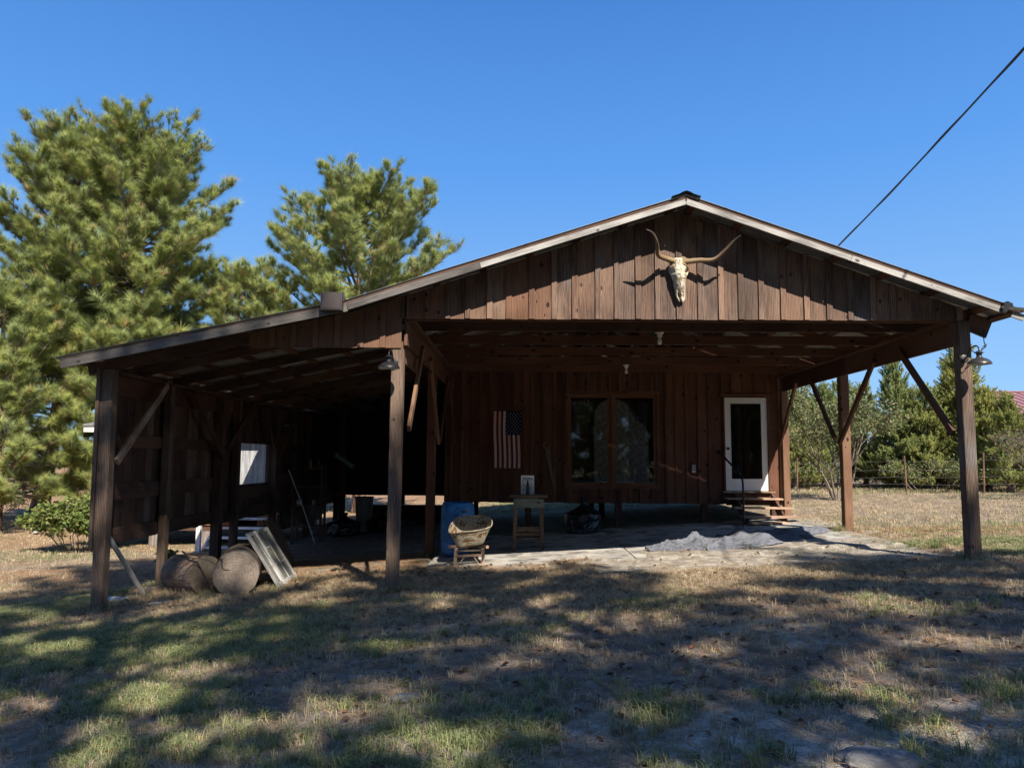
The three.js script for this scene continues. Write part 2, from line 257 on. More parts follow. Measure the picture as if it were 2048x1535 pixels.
// trusses over the carport, rafters over the lean-to
const zT = [-9.86, -10.62, -11.84, -13.06, -14.28, -15.5, -16.68, -18.0, -20, -22, -23];
zT.forEach((z, n) => {
  const t = sub('truss', barn), dim = 0.04, up = Y, m = n % 2 ? mIn : mDark;
  const cy = (x) => roofY(x) - 0.062 - 0.06;
  part('bottom_chord', bar(V(-1.66, 3.475, z), V(5.72, 3.475, z), dim, 0.14, up), n === 1 ? mDark[1] : pick(mIn), t);
  part('top_chord', bar(V(RID[0], cy(RID[0]), z - 0.004), V(6.0, cy(6.0), z - 0.004), dim, 0.12, up), pick(m), t);
  part('top_chord', bar(V(RID[0], cy(RID[0]), z + 0.004), V(-2.2, cy(-2.2), z + 0.004), dim, 0.12, up), pick(m), t);
  if (n) for (const [xa, xb] of [[0.3, 1.2], [2.02, 1.2], [2.02, 2.9], [3.8, 2.9]]) part('web', bar(V(xa, cy(xa) - 0.04, z - 0.042), V(xb, 3.48, z - 0.042), 0.038, 0.09, up), pick(m), t);
  part('rafter', bar(V(-1.6, roofY(-1.6) - 0.17, z - 0.048), V(-5.72, roofY(-5.72) - 0.115, z - 0.048), dim, 0.145, up), pick(mDark), t);
});
// purlins under the metal, running front to back
const roof = sub('roof', barn);
const purl = []; for (let s = 0.12; s < 4.0; s += 0.61) purl.push(RID[0] + s); purl.push(6.06); for (let s = 0.12; s < 7.7; s += 0.61) purl.push(RID[0] - s); purl.push(-5.72);
for (const x of purl) { const sl = x > RID[0] ? -0.355 : x > LB[0] ? 0.319 : 0.204; part('purlin', bar(V(x, roofY(x) - 0.043, ZR0 - 0.03), V(x, roofY(x) - 0.043, ZR1), 0.09, 0.036, V(-sl, 1, 0)), pick(mIn), roof); }
// ribbed metal panels
function panel(a, b, z0, z1) {
  const rib = [], w = z1 - z0; for (let k = 0; k <= 4; k++) { const c = z0 + w * k / 4; for (const [o, h] of [[-0.032, 0], [-0.014, 0.019], [0.014, 0.019], [0.032, 0]]) { const z = c + o; if (z > z0 - 0.001 && z < z1 + 0.001) rib.push([z, h]); } } rib.unshift([z0, 0.019]); rib.push([z1, 0.019]);
  const P = [], U = [], I = [], t = 0.0025; for (const lay of [0, -t]) for (const [z, h] of rib) for (const q of [a, b]) { P.push(q[0], q[1] - 0.02 + h + lay, z); U.push(q[0] * 0.4, z * 0.4); }
  const n = rib.length, o = n * 2; for (let k = 0; k < n - 1; k++) { const i = k * 2; I.push(i, i + 1, i + 2, i + 1, i + 3, i + 2); I.push(o + i, o + i + 2, o + i + 1, o + i + 1, o + i + 2, o + i + 3); }
  for (const i of [0, n * 2 - 2]) I.push(i, o + i, i + 1, i + 1, o + i, o + i + 1); for (let k = 0; k < n - 1; k++) for (const e of [0, 1]) { const i = k * 2 + e; I.push(i, i + 2, o + i, i + 2, o + i + 2, o + i); }
  const g = new THREE.BufferGeometry(); g.setAttribute('position', new THREE.Float32BufferAttribute(P, 3)); g.setAttribute('uv', new THREE.Float32BufferAttribute(U, 2)); g.setIndex(I); const f = g.toNonIndexed(); f.computeVertexNormals(); return f;
}
{ const nP = 15, w = (ZR0 - ZR1) / nP; for (let k = 0; k < nP; k++) { const z0 = ZR1 + k * w, z1 = z0 + w - 0.003, j = rr(-0.004, 0.004);
  part('roof_panel', panel(RID, [RE[0] + rr(-0.015, 0.015), RE[1]], z0, z1), mRoof, roof); part('roof_panel', panel(RID, LB, z0, z1), mRoof, roof); part('roof_panel', panel([LB[0] + 0.06, LB[1] + 0.013], [LE[0] + j, LE[1]], z0, z1), mRoof, roof); } }
{ const g = grid(8, 1, (u, v) => { const a = (u - 0.5) * 0.36, y = RID[1] + 0.022 - 0.33 * Math.abs(a) + (Math.abs(a) < 0.05 ? 0.012 : 0); return [RID[0] + a, y, lerp(ZR0 + 0.03, ZR1, v)]; }), g2 = grid(8, 1, (u, v) => { const a = (0.5 - u) * 0.36, y = RID[1] + 0.012 - 0.33 * Math.abs(a) + (Math.abs(a) < 0.05 ? 0.012 : 0); return [RID[0] + a, y, lerp(ZR0 + 0.03, ZR1, v)]; }); part('ridge_cap', merge([g, g2]), S({ color: new THREE.Color(0.09, 0.085, 0.08), roughness: 0.6, metalness: 0.3 }), roof); }
// rake boards at the front edge
{ const f = (x, d = 0.092) => V(x, roofY(x) - d, -9.345);
  part('fascia_board', bar(f(RID[0] + 0.005), f(4.05), 0.025, 0.07, Y), mFascia, roof); part('fascia_board', bar(f(4.055), f(5.87), 0.025, 0.07, Y), mFascia, roof); part('fascia_board', bar(f(5.98, 0.1), f(6.12, 0.1), 0.025, 0.075, Y), mFascia, roof);
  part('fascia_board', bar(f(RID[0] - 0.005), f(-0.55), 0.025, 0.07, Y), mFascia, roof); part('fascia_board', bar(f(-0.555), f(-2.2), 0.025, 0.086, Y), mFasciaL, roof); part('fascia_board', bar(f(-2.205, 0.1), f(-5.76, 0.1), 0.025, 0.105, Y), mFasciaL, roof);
  for (const [xa, xb] of [[RID[0] + .005, 6.08], [RID[0] - .005, LB[0]], [LB[0] - .01, -5.76]]) part('rake_strip', bar(V(xa, roofY(xa) - .045, -9.362), V(xb, roofY(xb) - .045, -9.362), .04, .05, Y), mDark[1], roof);
  part('eave_block', bar(V(5.72, roofY(5.72) - 0.2, -9.83), V(5.98, roofY(5.98) - 0.22, -9.83), 0.04, 0.22, Y), mDark[0], roof); }
// gable boards and battens
{
  const gw = sub('gable_wall', barn); let x = -3.55;
  while (x < 5.58) {
    const w = Math.min(rr(0.245, 0.305), 5.6 - x); const nxt = x + w < XM + 0.1 || x > XM + 0.09 ? x + w : XM + 0.1; const low = x < XM + 0.05;
    const yb = (low ? 3.04 : 3.42) + rr(-0.004, 0.004), top = (q) => Math.max(yb + 0.02, roofY(q) - 0.066);
    const warm = low ? pick(mWarm) : x < 0.3 && rnd() < 0.55 ? pick(mWarm) : pick(mGable);
    part('board', boardX(x + 0.004, nxt - 0.004, yb, top(x), top(nxt), ZG - 0.022, ZG + rr(-0.002, 0.002)), warm, gw);
    if (roofY(x) - 0.066 > yb + 0.05) part('batten', boardX(x - 0.008, x + rr(0.052, 0.066), yb + rr(0, 0.006), top(x), top(x + 0.06), ZG + 0.003, ZG + 0.023), low || warm !== mGable[0] ? warm : pick(mGable), gw);
    x = nxt;
  }
  part('nailer', bar(V(-1.5, 3.5, ZG - 0.05), V(5.6, 3.5, ZG - 0.05), 0.035, 0.13, Y), mDark[1], gw);
  part('nailer', bar(V(-3.5, 3.1, ZG - 0.05), V(-1.6, 3.1, ZG - 0.05), 0.035, 0.1, Y), mDark[1], gw);
}
// back wall of the carport: boards and battens round the window and the door
const WIN = [0.95, 2.88, 1.06, 3.04], DOR = [4.30, 5.29, 0.97, 3.0];
{
  const w = sub('back_wall', barn); let x = -1.56, k = 0;
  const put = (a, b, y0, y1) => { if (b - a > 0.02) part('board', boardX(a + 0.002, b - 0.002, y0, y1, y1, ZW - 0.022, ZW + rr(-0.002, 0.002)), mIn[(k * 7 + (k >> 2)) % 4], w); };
  while (x < 5.5) {
    let nx = Math.min(x + rr(0.19, 0.27), 5.5); for (const e of [WIN[0], WIN[1], DOR[0], DOR[1]]) if (nx > e - 0.05 && x < e - 0.05) nx = e; k++;
    const mid = (x + nx) / 2, hole = mid > WIN[0] && mid < WIN[1] ? WIN : mid > DOR[0] && mid < DOR[1] ? DOR : null, yb = 0.70 + rr(-0.01, 0.01);
    if (hole) { put(x, nx, yb, hole[2]); put(x, nx, hole[3], 3.7); } else put(x, nx, yb, 3.7);
    for (const [y0, y1] of hole ? [[yb, hole[2] - 0.03], [hole[3] + 0.07, 3.7]] : [[yb, 3.7]]) if (y1 - y0 > 0.05) part('batten', boardX(x - 0.028, x + 0.026, y0, y1, y1, ZW + 0.003, ZW + 0.021), pick(mIn), w);
    x = nx;
  }
  part('corner_board', boardX(5.5, 5.6, 0.68, 3.4, 3.4, ZW - 0.02, ZW + 0.028), mGreyWood, w); part('corner_board', boardX(5.602, 5.66, 0.68, 3.4, 3.4, ZW - 0.1, ZW + 0.024), mGreyWood, w);
}
// window
{
  const win = sub('window', barn), [x0, x1, y0, y1] = WIN, m = mIn[2], mFr = wood(0.15, 0.095, 0.065, tRed);
  for (const [a, b, w, h] of [[V(x0 - 0.05, y1 + 0.035, ZW), V(x1 + 0.05, y1 + 0.035, ZW), 0.06, 0.075], [V(x0 - 0.05, y0 - 0.03, ZW), V(x1 + 0.05, y0 - 0.03, ZW), 0.09, 0.05]]) part('casing', bar(a, b, w, h, Y), m, win);
  for (const x of [x0 - 0.025, x1 + 0.025]) part('casing', bar(V(x, y0, ZW), V(x, y1, ZW), 0.05, 0.058, Z), m, win);
  const mx = 1.90; for (const [a, b] of [[x0, mx - 0.015], [mx + 0.015, x1]]) {
    const s = 0.075; part('sash', merge([bar(V(a + s / 2, y0, ZW - 0.01), V(a + s / 2, y1, ZW - 0.01), s, 0.045, Z), bar(V(b - s / 2, y0, ZW - 0.01), V(b - s / 2, y1, ZW - 0.01), s, 0.045, Z), bar(V(a + s, y0 + s / 2, ZW - 0.01), V(b - s, y0 + s / 2, ZW - 0.01), 0.043, s, Y), bar(V(a + s, y1 - s / 2, ZW - 0.01), V(b - s, y1 - s / 2, ZW - 0.01), 0.043, s, Y)]), mFr, win);
    part('pane', box(a + s - 0.01, b - s + 0.01, y0 + s - 0.01, y1 - s + 0.01, ZW - 0.016, ZW - 0.012), mGlass, win);
  }
  part('mullion', bar(V(mx, y0, ZW + 0.012), V(mx, y1, ZW + 0.012), 0.028, 0.04, Z), m, win);
}
// glazed white door
{
  const d = sub('door', barn, 'white door with one tall pane'), [x0, x1, y0, y1] = DOR, z = ZW;
  for (const x of [x0 + 0.018, x1 - 0.018]) part('jamb', bar(V(x, y0, z + 0.005), V(x, y1, z + 0.005), 0.034, 0.08, Z), mIn[0], d); part('jamb', bar(V(x0 - 0.06, y1 + 0.03, z + 0.005), V(x1 + 0.06, y1 + 0.03, z + 0.005), 0.08, 0.06, Y), mIn[0], d);
  const a = x0 + 0.04, b = x1 - 0.04, t = y1 - 0.02, lo = y0 + 0.012, st = 0.115, br = 0.24;
  for (const [xa, xb, ya, yb] of [[a, a + st, lo, t], [b - st, b, lo, t], [a + st, b - st, lo, lo + br], [a + st, b - st, t - st, t]]) part('rail', box(xa, xb, ya, yb, z - 0.03, z + 0.012), mWhitePaint, d);
  part('pane', box(a + st - 0.01, b - st + 0.01, lo + br - 0.01, t - st + 0.01, z - 0.012, z - 0.008), mGlass, d);
  part('bead', merge([box(a + st, a + st + 0.012, lo + br, t - st, z - 0.007, z + 0.018), box(b - st - 0.012, b - st, lo + br, t - st, z - 0.007, z + 0.018), box(a + st, b - st, lo + br, lo + br + 0.012, z - 0.007, z + 0.017), box(a + st, b - st, t - st - 0.012, t - st, z - 0.007, z + 0.017)]), mWhitePaint, d);
  part('knob', lathe([[0, 0], [0.028, 0], [0.028, 0.008], [0.011, 0.012], [0.011, 0.035], [0.026, 0.042], [0.028, 0.056], [0.018, 0.068], [0, 0.07]], 0, 0, 0, 18).rotateX(Math.PI / 2).translate(a + 0.055, lo + 0.9, z + 0.012), mBlackMetal, d);
  part('threshold', bar(V(x0 - 0.04, y0 - 0.012, z + 0.03), V(x1 + 0.08, y0 - 0.012, z + 0.03), 0.12, 0.026, Y), mGreyWood, d);
}
// the closed room behind: floor, ceiling, side and rear walls, an arched plaster recess
{
  const r = sub('room', barn), mP = S({ color: new THREE.Color(.62, 0.58, 0.5), map: tSpeck, roughness: 0.9 });
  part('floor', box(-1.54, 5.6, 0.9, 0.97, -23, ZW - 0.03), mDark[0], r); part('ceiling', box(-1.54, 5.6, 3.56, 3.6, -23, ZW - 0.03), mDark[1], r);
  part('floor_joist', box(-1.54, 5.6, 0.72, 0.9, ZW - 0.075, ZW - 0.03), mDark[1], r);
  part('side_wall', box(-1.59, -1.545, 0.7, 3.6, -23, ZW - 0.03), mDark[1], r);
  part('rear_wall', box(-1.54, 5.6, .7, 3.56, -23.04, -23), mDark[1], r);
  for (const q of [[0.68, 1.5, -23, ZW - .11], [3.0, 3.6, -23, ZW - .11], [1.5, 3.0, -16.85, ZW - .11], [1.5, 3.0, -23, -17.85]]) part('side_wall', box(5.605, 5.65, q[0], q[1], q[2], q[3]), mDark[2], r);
  part('side_pane', box(5.62, 5.625, 1.5, 3.0, -17.85, -16.85), mGlass, r);
  const arch = (x0, x1, yb, yt, z) => { const s = new THREE.Shape(), R = (x1 - x0) / 2; s.moveTo(x0, yb); s.lineTo(x1, yb); s.lineTo(x1, yt - R); s.absarc((x0 + x1) / 2, yt - R, R, 0, Math.PI, false); s.closePath(); return new THREE.ExtrudeGeometry(s, { depth: 0.05, bevelEnabled: false, curveSegments: 24 }).translate(0, 0, z); };
  part('arched_panel', arch(1.66, 2.56, 0.98, 3.06, -18.1), mP, r); part('arched_panel', arch(2.28, 3.06, 0.98, 2.6, -18.9), mP, r);
  part('partition', box(0.2, 1.64, 0.98, 3.55, -18.3, -18.22), mDark[1], r);
  for (const [x, z] of [[-1.4, -16.8], [0.1, -16.75], [2.05, -16.75], [3.9, -16.75], [5.4, -16.75], [-1.4, -19.8], [2, -19.8], [5.4, -19.8], [-1.4, -22.8], [2, -22.8], [5.4, -22.8]]) part('pier', bar(V(x, gh(x, z) - 0.1, z), V(x, 0.9, z), 0.14, 0.14, Z, 0.006), pick(mDark), barn);
}
// lean-to: left wall of upright boards seen from inside, rails, plate, opening
{
  const w = sub('side_wall', barn, 'rough board wall of the lean-to'); let z = -9.98;
  while (z > -22.95) { const nz = z - rr(0.14, 0.24), op = z > -16.5 && nz < -14.58, yb = 0.49 - 0.012 * (-z - 10) + rr(-0.015, 0.015);
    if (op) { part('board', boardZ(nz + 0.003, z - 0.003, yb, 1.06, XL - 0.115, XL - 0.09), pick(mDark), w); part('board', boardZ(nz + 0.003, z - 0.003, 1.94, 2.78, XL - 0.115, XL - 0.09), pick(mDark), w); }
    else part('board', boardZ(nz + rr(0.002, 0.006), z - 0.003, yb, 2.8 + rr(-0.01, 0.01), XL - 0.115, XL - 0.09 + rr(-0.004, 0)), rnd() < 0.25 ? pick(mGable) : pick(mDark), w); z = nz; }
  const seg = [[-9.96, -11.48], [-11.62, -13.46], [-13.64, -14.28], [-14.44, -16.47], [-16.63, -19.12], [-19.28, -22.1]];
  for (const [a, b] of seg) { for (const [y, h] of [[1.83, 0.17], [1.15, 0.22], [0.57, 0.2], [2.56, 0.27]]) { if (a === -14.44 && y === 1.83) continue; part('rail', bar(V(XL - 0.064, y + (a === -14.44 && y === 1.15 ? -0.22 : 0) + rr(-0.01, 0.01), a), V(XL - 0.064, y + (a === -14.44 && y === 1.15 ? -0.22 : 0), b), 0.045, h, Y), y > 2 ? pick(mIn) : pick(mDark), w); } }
  part('top_plate', bar(V(XL + 0.01, 2.715, -9.96), V(XL + 0.01, 2.715, -22.9), 0.17, 0.04, Y), mDark[0], w);
  for (const [y, h] of [[1.075, 0.05], [1.93, 0.05]]) part('window_frame', bar(V(XL - 0.09, y, -14.55), V(XL - 0.09, y, -16.5), 0.07, h, Y), mDark[1], w);
  for (const zz of [-14.58, -16.46]) part('window_frame', bar(V(XL - 0.09, 1.1, zz), V(XL - 0.09, 1.905, zz), 0.07, 0.05, Z), mDark[1], w);
  part('window_pane', box(XL - 0.095, XL - 0.091, 1.1, 1.905, -16.44, -14.6), mGlass, w);
  const rw = sub('rear_wall', barn); let x = -5.45; while (x < -1.6) { const nx = Math.min(x + rr(0.2, 0.3), -1.6); const q = rnd() < .5 ? 0 : .02; part('board', boardX(x - 0.02, nx + 0.02, 0.54, roofY(x) - 0.07, roofY(nx) - 0.07, -23.03 - q - rr(0, .012), -23.008 - q), pick(mDark), rw); x = nx; }
}
// plank steps to the door with a pipe handrail
{
  const s = sub('steps', barn);
  for (const [x0, x1, y, z] of [[4.25, 5.42, 0.83, -16.33], [4.32, 5.50, 0.66, -15.98], [4.40, 5.56, 0.50, -15.63], [4.46, 5.2, 0.405, -15.35]]) { part('tread', bar(V(x0, y, z), V(x1, y + rr(-0.006, 0.006), z), 0.29, 0.036, Y, 0.004), mGreyWood, s); }
  for (const x of [4.5, 5.28]) part('stringer', bar(V(x, 0.36, -15.65), V(x, 0.86, -16.52), 0.04, 0.2, Y), mDark[0], s);
  part('riser_board', bar(V(4.3, 0.75, -16.45), V(5.35, 0.75, -16.45), 0.025, 0.13, Y), mDark[0], s);
}
{ const y0 = gDetail(4.36, -15.4); const h = thing('handrail', 'black bent pipe handrail beside the plank steps', 'handrail', [4.36, y0, -15.4]); part('pipe', tube([V(4.36, y0 - 0.05, -15.38), V(4.36, 0.7, -15.38), V(4.355, 1.24, -15.4), V(4.34, 1.32, -15.46), V(4.2, 1.8, -16.52)], 0.021, 10, 40), mBlackMetal, h); part('wall_flange', lathe([[0, 0], [0.05, 0], [0.05, 0.01], [0.024, 0.014], [0.024, 0.03]], 0, 0, 0, 16).rotateX(Math.PI / 2).translate(4.2, 1.8, ZW + 0.004), mBlackMetal, h); }

// ------------------------------------------------------------------ things on the barn
{ // longhorn skull
  const o = thing('longhorn_skull', 'bleached cattle skull with long curved horns hung on the gable', 'skull', [2.0, 3.75, ZG + 0.05]);
  const cx = 2.005, top = 4.20, L = 0.56, z0 = ZG + 0.02;
  const W = [[0, .085], [.06, .105], [.16, .10], [.26, .118], [.34, .105], [.45, .078], [.6, .066], [.75, .058], [.88, .052], [.96, .046], [1, .03]], D = [[0, .05], [.1, .085], [.25, .11], [.4, .12], [.6, .10], [.8, .075], [.95, .05], [1, .03]];
  const at = (T, t) => { for (let i = 1; i < T.length; i++) if (t <= T[i][0]) return lerp(T[i - 1][1], T[i][1], (t - T[i - 1][0]) / (T[i][0] - T[i - 1][0])); return T[T.length - 1][1]; };
  const g = grid(40, 48, (u, v) => {
    const a = u * Math.PI * 2, w = at(W, v) * 1.14, d = at(D, v); let x = Math.cos(a) * w, z = Math.sin(a) * d;
    const sx = Math.abs(x) / w; if (z > 0) { z *= 1 - 0.28 * sx * sx; const e = Math.exp(-(((v - 0.30) / 0.055) ** 2 + ((sx - 0.86) / 0.22) ** 2)); z -= 0.06 * e; x *= 1 - 0.30 * e; const nz = Math.exp(-(((v - 0.86) / 0.11) ** 2 + ((sx - 0.42) / 0.26) ** 2)); z -= 0.05 * nz; z += 0.008 * (fbm(x * 40, v * 14, 3) - .5); }
    return [cx + x + 0.035 * v * v - 0.02, top - v * L, z0 + 0.075 + z * .9 - 0.035 * v];
  });
  const bone = tex(256, 256, (i, j) => { const n = fbm(i / 20, j / 20, 5), c = smooth(0.55, 0.72, fbm(i / 30 + 8, j / 14, 4)); const s = 0.95 - 0.5 * (n - 0.4) - .5 * smooth(.47, .5, fbm(i / 26 + 3, j / 40, 3)) * smooth(.53, .5, fbm(i / 26 + 3, j / 40, 3)); return [lerp(s, .62, c), lerp(s * .97, .52, c), lerp(s * .91, .4, c)]; });
  part('skull', g, S({ color: new THREE.Color(0.66, 0.62, 0.53), map: bone, bumpMap: bone, bumpScale: 0.006, roughness: 0.85 }), o);
  const horn = tex(64, 256, (i, j) => { const t = j / 256, b = smooth(0.35, 1.0, t + 0.25 * (fbm(i / 8, j / 10, 3) - .5)); return [lerp(.74, .30, b), lerp(.62, .26, b), lerp(.46, .23, b)]; });
  const mH = S({ color: new THREE.Color(0.46, 0.45, 0.43), map: horn, roughness: 0.55 });
  const hr = (t) => 0.033 * Math.pow(1 - t, 0.7) + 0.005 + 0.0015 * Math.sin(t * 60) * (1 - t);
  const hornGeo = (pts) => { const q = tube(pts, hr, 14, 44), uv = q.attributes.uv; for (let i = 0; i < uv.count; i++) uv.setY(i, clamp(uv.getY(i) / 0.85, 0, 0.99)); return q; };
  part('horn', hornGeo([V(cx - 0.05, 4.150, z0 + .1), V(cx - 0.2, 4.185, z0 + .14), V(cx - 0.315, 4.200, z0 + .26), V(cx - 0.35, 4.305, z0 + .40), V(cx - 0.42, 4.415, z0 + .48), V(cx - 0.50, 4.455, z0 + .50)]), mH, o);
  part('horn', hornGeo([V(cx + 0.05, 4.150, z0 + .1), V(cx + 0.22, 4.160, z0 + .14), V(cx + 0.40, 4.150, z0 + .22), V(cx + 0.52, 4.245, z0 + .30), V(cx + 0.62, 4.355, z0 + .36), V(cx + 0.70, 4.415, z0 + .40)]), mH, o);
  part('hide_patch', grid(14, 12, (u, v) => { const a = lerp(0.15, 1.25, u), t = lerp(-0.02, 0.26, v) * (1 - .3 * u); const w = at(W, Math.max(0, t)) * 1.05, d = at(D, Math.max(0, t)) * 1.06; return [cx - .015 + Math.cos(a) * w, top + .012 - t * L, z0 + .055 + Math.sin(a) * d + .006 * fbm(u * 6, v * 6)]; }), S({ color: new THREE.Color(0.44, 0.30, 0.14), map: tSpeck, roughness: 1, side: THREE.DoubleSide }), o);
}
function barnLamp(x, y, z, dir, label, mat) {                // y: rim of the shade; dir: side the wall bracket is on
  const o = thing('barn_lamp', label, 'lamp', [x, y, z], 'gooseneck barn lamps');
  const prof = [[0.0, .165], [0.03, .165], [0.038, .15], [0.052, .148], [0.054, .142], [0.034, .135], [0.03, .10], [0.04, .082], [0.085, .066], [0.125, .035], [0.138, .006], [0.139, 0], [0.133, .003], [0.12, .032], [0.08, .06], [0.03, .078], [0, .08]];
  part('shade', lathe(prof, x, y, z, 36), mat, o);
  part('white_lining', lathe([[0.131, .002], [0.118, .030], [0.078, .057], [0.03, .075], [0, .077]], x, y, z, 36), S({ color: new THREE.Color(.75, .73, .68), roughness: .5, side: THREE.DoubleSide }), o);
  part('gooseneck', tube([V(x, y + .16, z), V(x, y + .2, z), V(x - dir * 0.02, y + .235, z - .03), V(x - dir * .06, y + .22, z - .1), V(x - dir * .075, y + .13, z - .16), V(x - dir * .08, y + .1, z - .23)], 0.011, 8, 30), mat, o);
  part('wall_plate', lathe([[0, 0], [0.055, 0], [0.055, .012], [0.045, .022], [0, .024]], 0, 0, 0, 24).rotateX(Math.PI / 2).translate(x - dir * .08, y + .1, z - .25), mat, o);
  return o;
}
barnLamp(5.65, 2.82, -9.5, 0.6, 'dark grey barn lamp on the right corner post', mLampGrey);
barnLamp(-1.70, 2.74, -9.52, -0.3, 'black barn lamp on the post between carport and lean-to', mBlackMetal);
single('lamp_cord', merge([tube([V(5.64, 3.0, -9.62), V(5.70, 2.97, -9.58), V(5.76, 3.05, -9.6), V(5.82, 3.09, -9.62), V(5.80, 3.06, -9.6), V(5.73, 3.01, -9.58), V(5.80, 3.06, -9.62), V(5.84, 3.14, -9.7), V(5.90, 3.27, -9.8)], 0.0055, 6, 60)]), mBlackMetal, 'looped black cord from the right lamp up to the eave', 'cord');
{ const o = thing('eave_bracket', 'dark metal bracket on the right end of the roof edge', 'bracket', [5.95, 3.42, -9.3]); part('arm', bar(V(5.84, 3.50, -9.31), V(6.2, 3.455, -9.28), 0.03, 0.035, Y), mLampGrey, o); part('clamp', bar(V(5.86, 3.44, -9.32), V(5.93, 3.56, -9.32), 0.05, 0.07, Z), mBlackMetal, o); part('lug', bar(V(5.86, 3.54, -9.31), V(5.97, 3.53, -9.31), 0.04, 0.035, Y), mBlackMetal, o); }
{ const o = thing('speaker_box', 'square dark brown box mounted on the roof edge above the lean-to', 'box', [-2.35, 3.42, -9.25]); const s = new THREE.Shape(); s.moveTo(-.125, -.105); s.lineTo(.125, -.105); s.lineTo(.125, .105); s.lineTo(-.125, .105); s.closePath();
  part('housing', new THREE.ExtrudeGeometry(s, { depth: .1, bevelSize: .008, bevelThickness: .008, bevelSegments: 2 }).translate(-2.38, 3.535, -9.34), S({ color: new THREE.Color(.045, .035, .032), roughness: .55 }), o); part('front_panel', box(-2.49, -2.27, 3.445, 3.625, -9.232, -9.228), S({ color: new THREE.Color(.055, .042, .038), roughness: .7 }), o); }
const mPorcelain = S({ color: new THREE.Color(.66, .62, .52), roughness: .35 });
for (const [x, y, z, lab] of [[1.90, 3.40, -10.64, 'bare bulb in a porcelain holder near the gable, front one under the rafters'], [1.92, 3.40, -14.3, 'bare bulb in a porcelain holder near the back wall under the rafters']]) {
  const o = thing('bulb_holder', lab, 'bulb', [x, y, z], 'bare ceiling bulbs'); part('holder', lathe([[0, 0], [.06, 0], [.06, -.012], [.035, -.03], [.028, -.07], [0, -.07]].reverse(), x, y, z, 24), mPorcelain, o);
  part('bulb', lathe([[0, -.175], [.018, -.17], [.03, -.15], [.032, -.13], [.026, -.105], [.015, -.085], [.013, -.07], [0, -.07]], x, y, z, 24), new THREE.MeshPhysicalMaterial({ color: new THREE.Color(.85, .82, .74), roughness: .25, transmission: .25 }), o);
  part('mounting_block', box(x - .09, x + .09, y + .002, y + .16, z + .024, z + .05), mIn[1], o);
}
{ // flag hung with the stripes upright
  const W = 260, H = 494, s13 = W / 13, cv = document.createElement('canvas'); cv.width = W; cv.height = H; const c = cv.getContext('2d');
  for (let k = 0; k < 13; k++) { c.fillStyle = k % 2 ? '#c4beb6' : '#7c1420'; c.fillRect(Math.round(k * s13), 0, Math.ceil(s13), H); }
  const ux = Math.round(6 * s13), uh = Math.round(H * 0.42); c.fillStyle = '#121936'; c.fillRect(ux, 0, W - ux, uh); c.fillStyle = '#cfcac2';
  const star = (x, y, r) => { c.beginPath(); for (let k = 0; k < 10; k++) { const a = k * Math.PI / 5, q = k % 2 ? r * .4 : r; c[k ? 'lineTo' : 'moveTo'](x + Math.sin(a) * q, y - Math.cos(a) * q); } c.closePath(); c.fill(); };
  for (let r = 0; r < 11; r++) for (let k = 0; k < (r % 2 ? 4 : 5); k++) star(ux + (k + (r % 2 ? 1 : .5)) * (W - ux) / 5, (r + 1) * uh / 12, 6.5);
  const t = new THREE.CanvasTexture(cv); t.colorSpace = THREE.SRGBColorSpace; t.magFilter = THREE.LinearFilter;
  const f = (b) => grid(30, 44, (u, v) => { const x = -.69 + .66 * u + .012 * Math.sin(v * 5 + 1), y = 1.435 + 1.225 * v, z = ZW + .03 + .012 * Math.sin(u * 19 + v * 2) + .01 * fbm(u * 4, v * 5) * (1.3 - v); return [x, y + (u < .1 ? -.02 * (1 - u / .1) * v : 0), z]; });
  single('flag', f(0), S({ map: t, roughness: .95, side: THREE.DoubleSide }), 'flag with upright red and white stripes and starred blue corner on back wall', 'flag');
}
{ const o = thing('handsaw', 'old handsaw hanging on the back wall between flag and window', 'saw', [0.55, 1.2, ZW + .03]); const s = new THREE.Shape(); s.moveTo(0.44, 2.02); s.lineTo(0.56, 1.98); s.lineTo(0.665, 1.22); s.lineTo(0.625, 1.21); s.closePath();
  part('blade', new THREE.ExtrudeGeometry(s, { depth: .002, bevelEnabled: false }).translate(0, -.14, ZW + .03), S({ color: new THREE.Color(.12, .10, .09), metalness: .6, roughness: .5 }), o);
  const h = new THREE.Shape(); h.moveTo(.42, 1.86); h.lineTo(.56, 1.84); h.lineTo(.58, 1.93); h.lineTo(.54, 1.97); h.lineTo(.44, 2.0); h.lineTo(.40, 1.95); h.closePath(); const hole = new THREE.Path(); hole.moveTo(.45, 1.9); hole.lineTo(.53, 1.88); hole.lineTo(.53, 1.93); hole.lineTo(.455, 1.95); hole.closePath(); h.holes.push(hole);
  part('handle', new THREE.ExtrudeGeometry(h, { depth: .02, bevelSize: .003, bevelThickness: .003 }).translate(0, 0, ZW + .024), wood(.15, .10, .07, tRed), o); }
{ const o = thing('outlet_box', 'grey outdoor outlet box on the back wall left of the door', 'outlet', [3.66, 1.4, ZW + .03]); const m = S({ color: new THREE.Color(.35, .34, .32), roughness: .5 }); part('cover_plate', box(3.61, 3.69, 1.41, 1.53, ZW + .024, ZW + .05), m, o); part('flap', box(3.615, 3.648, 1.37, 1.42, ZW + .05, ZW + .075), m, o); part('flap', box(3.652, 3.685, 1.37, 1.42, ZW + .05, ZW + .075), m, o); }

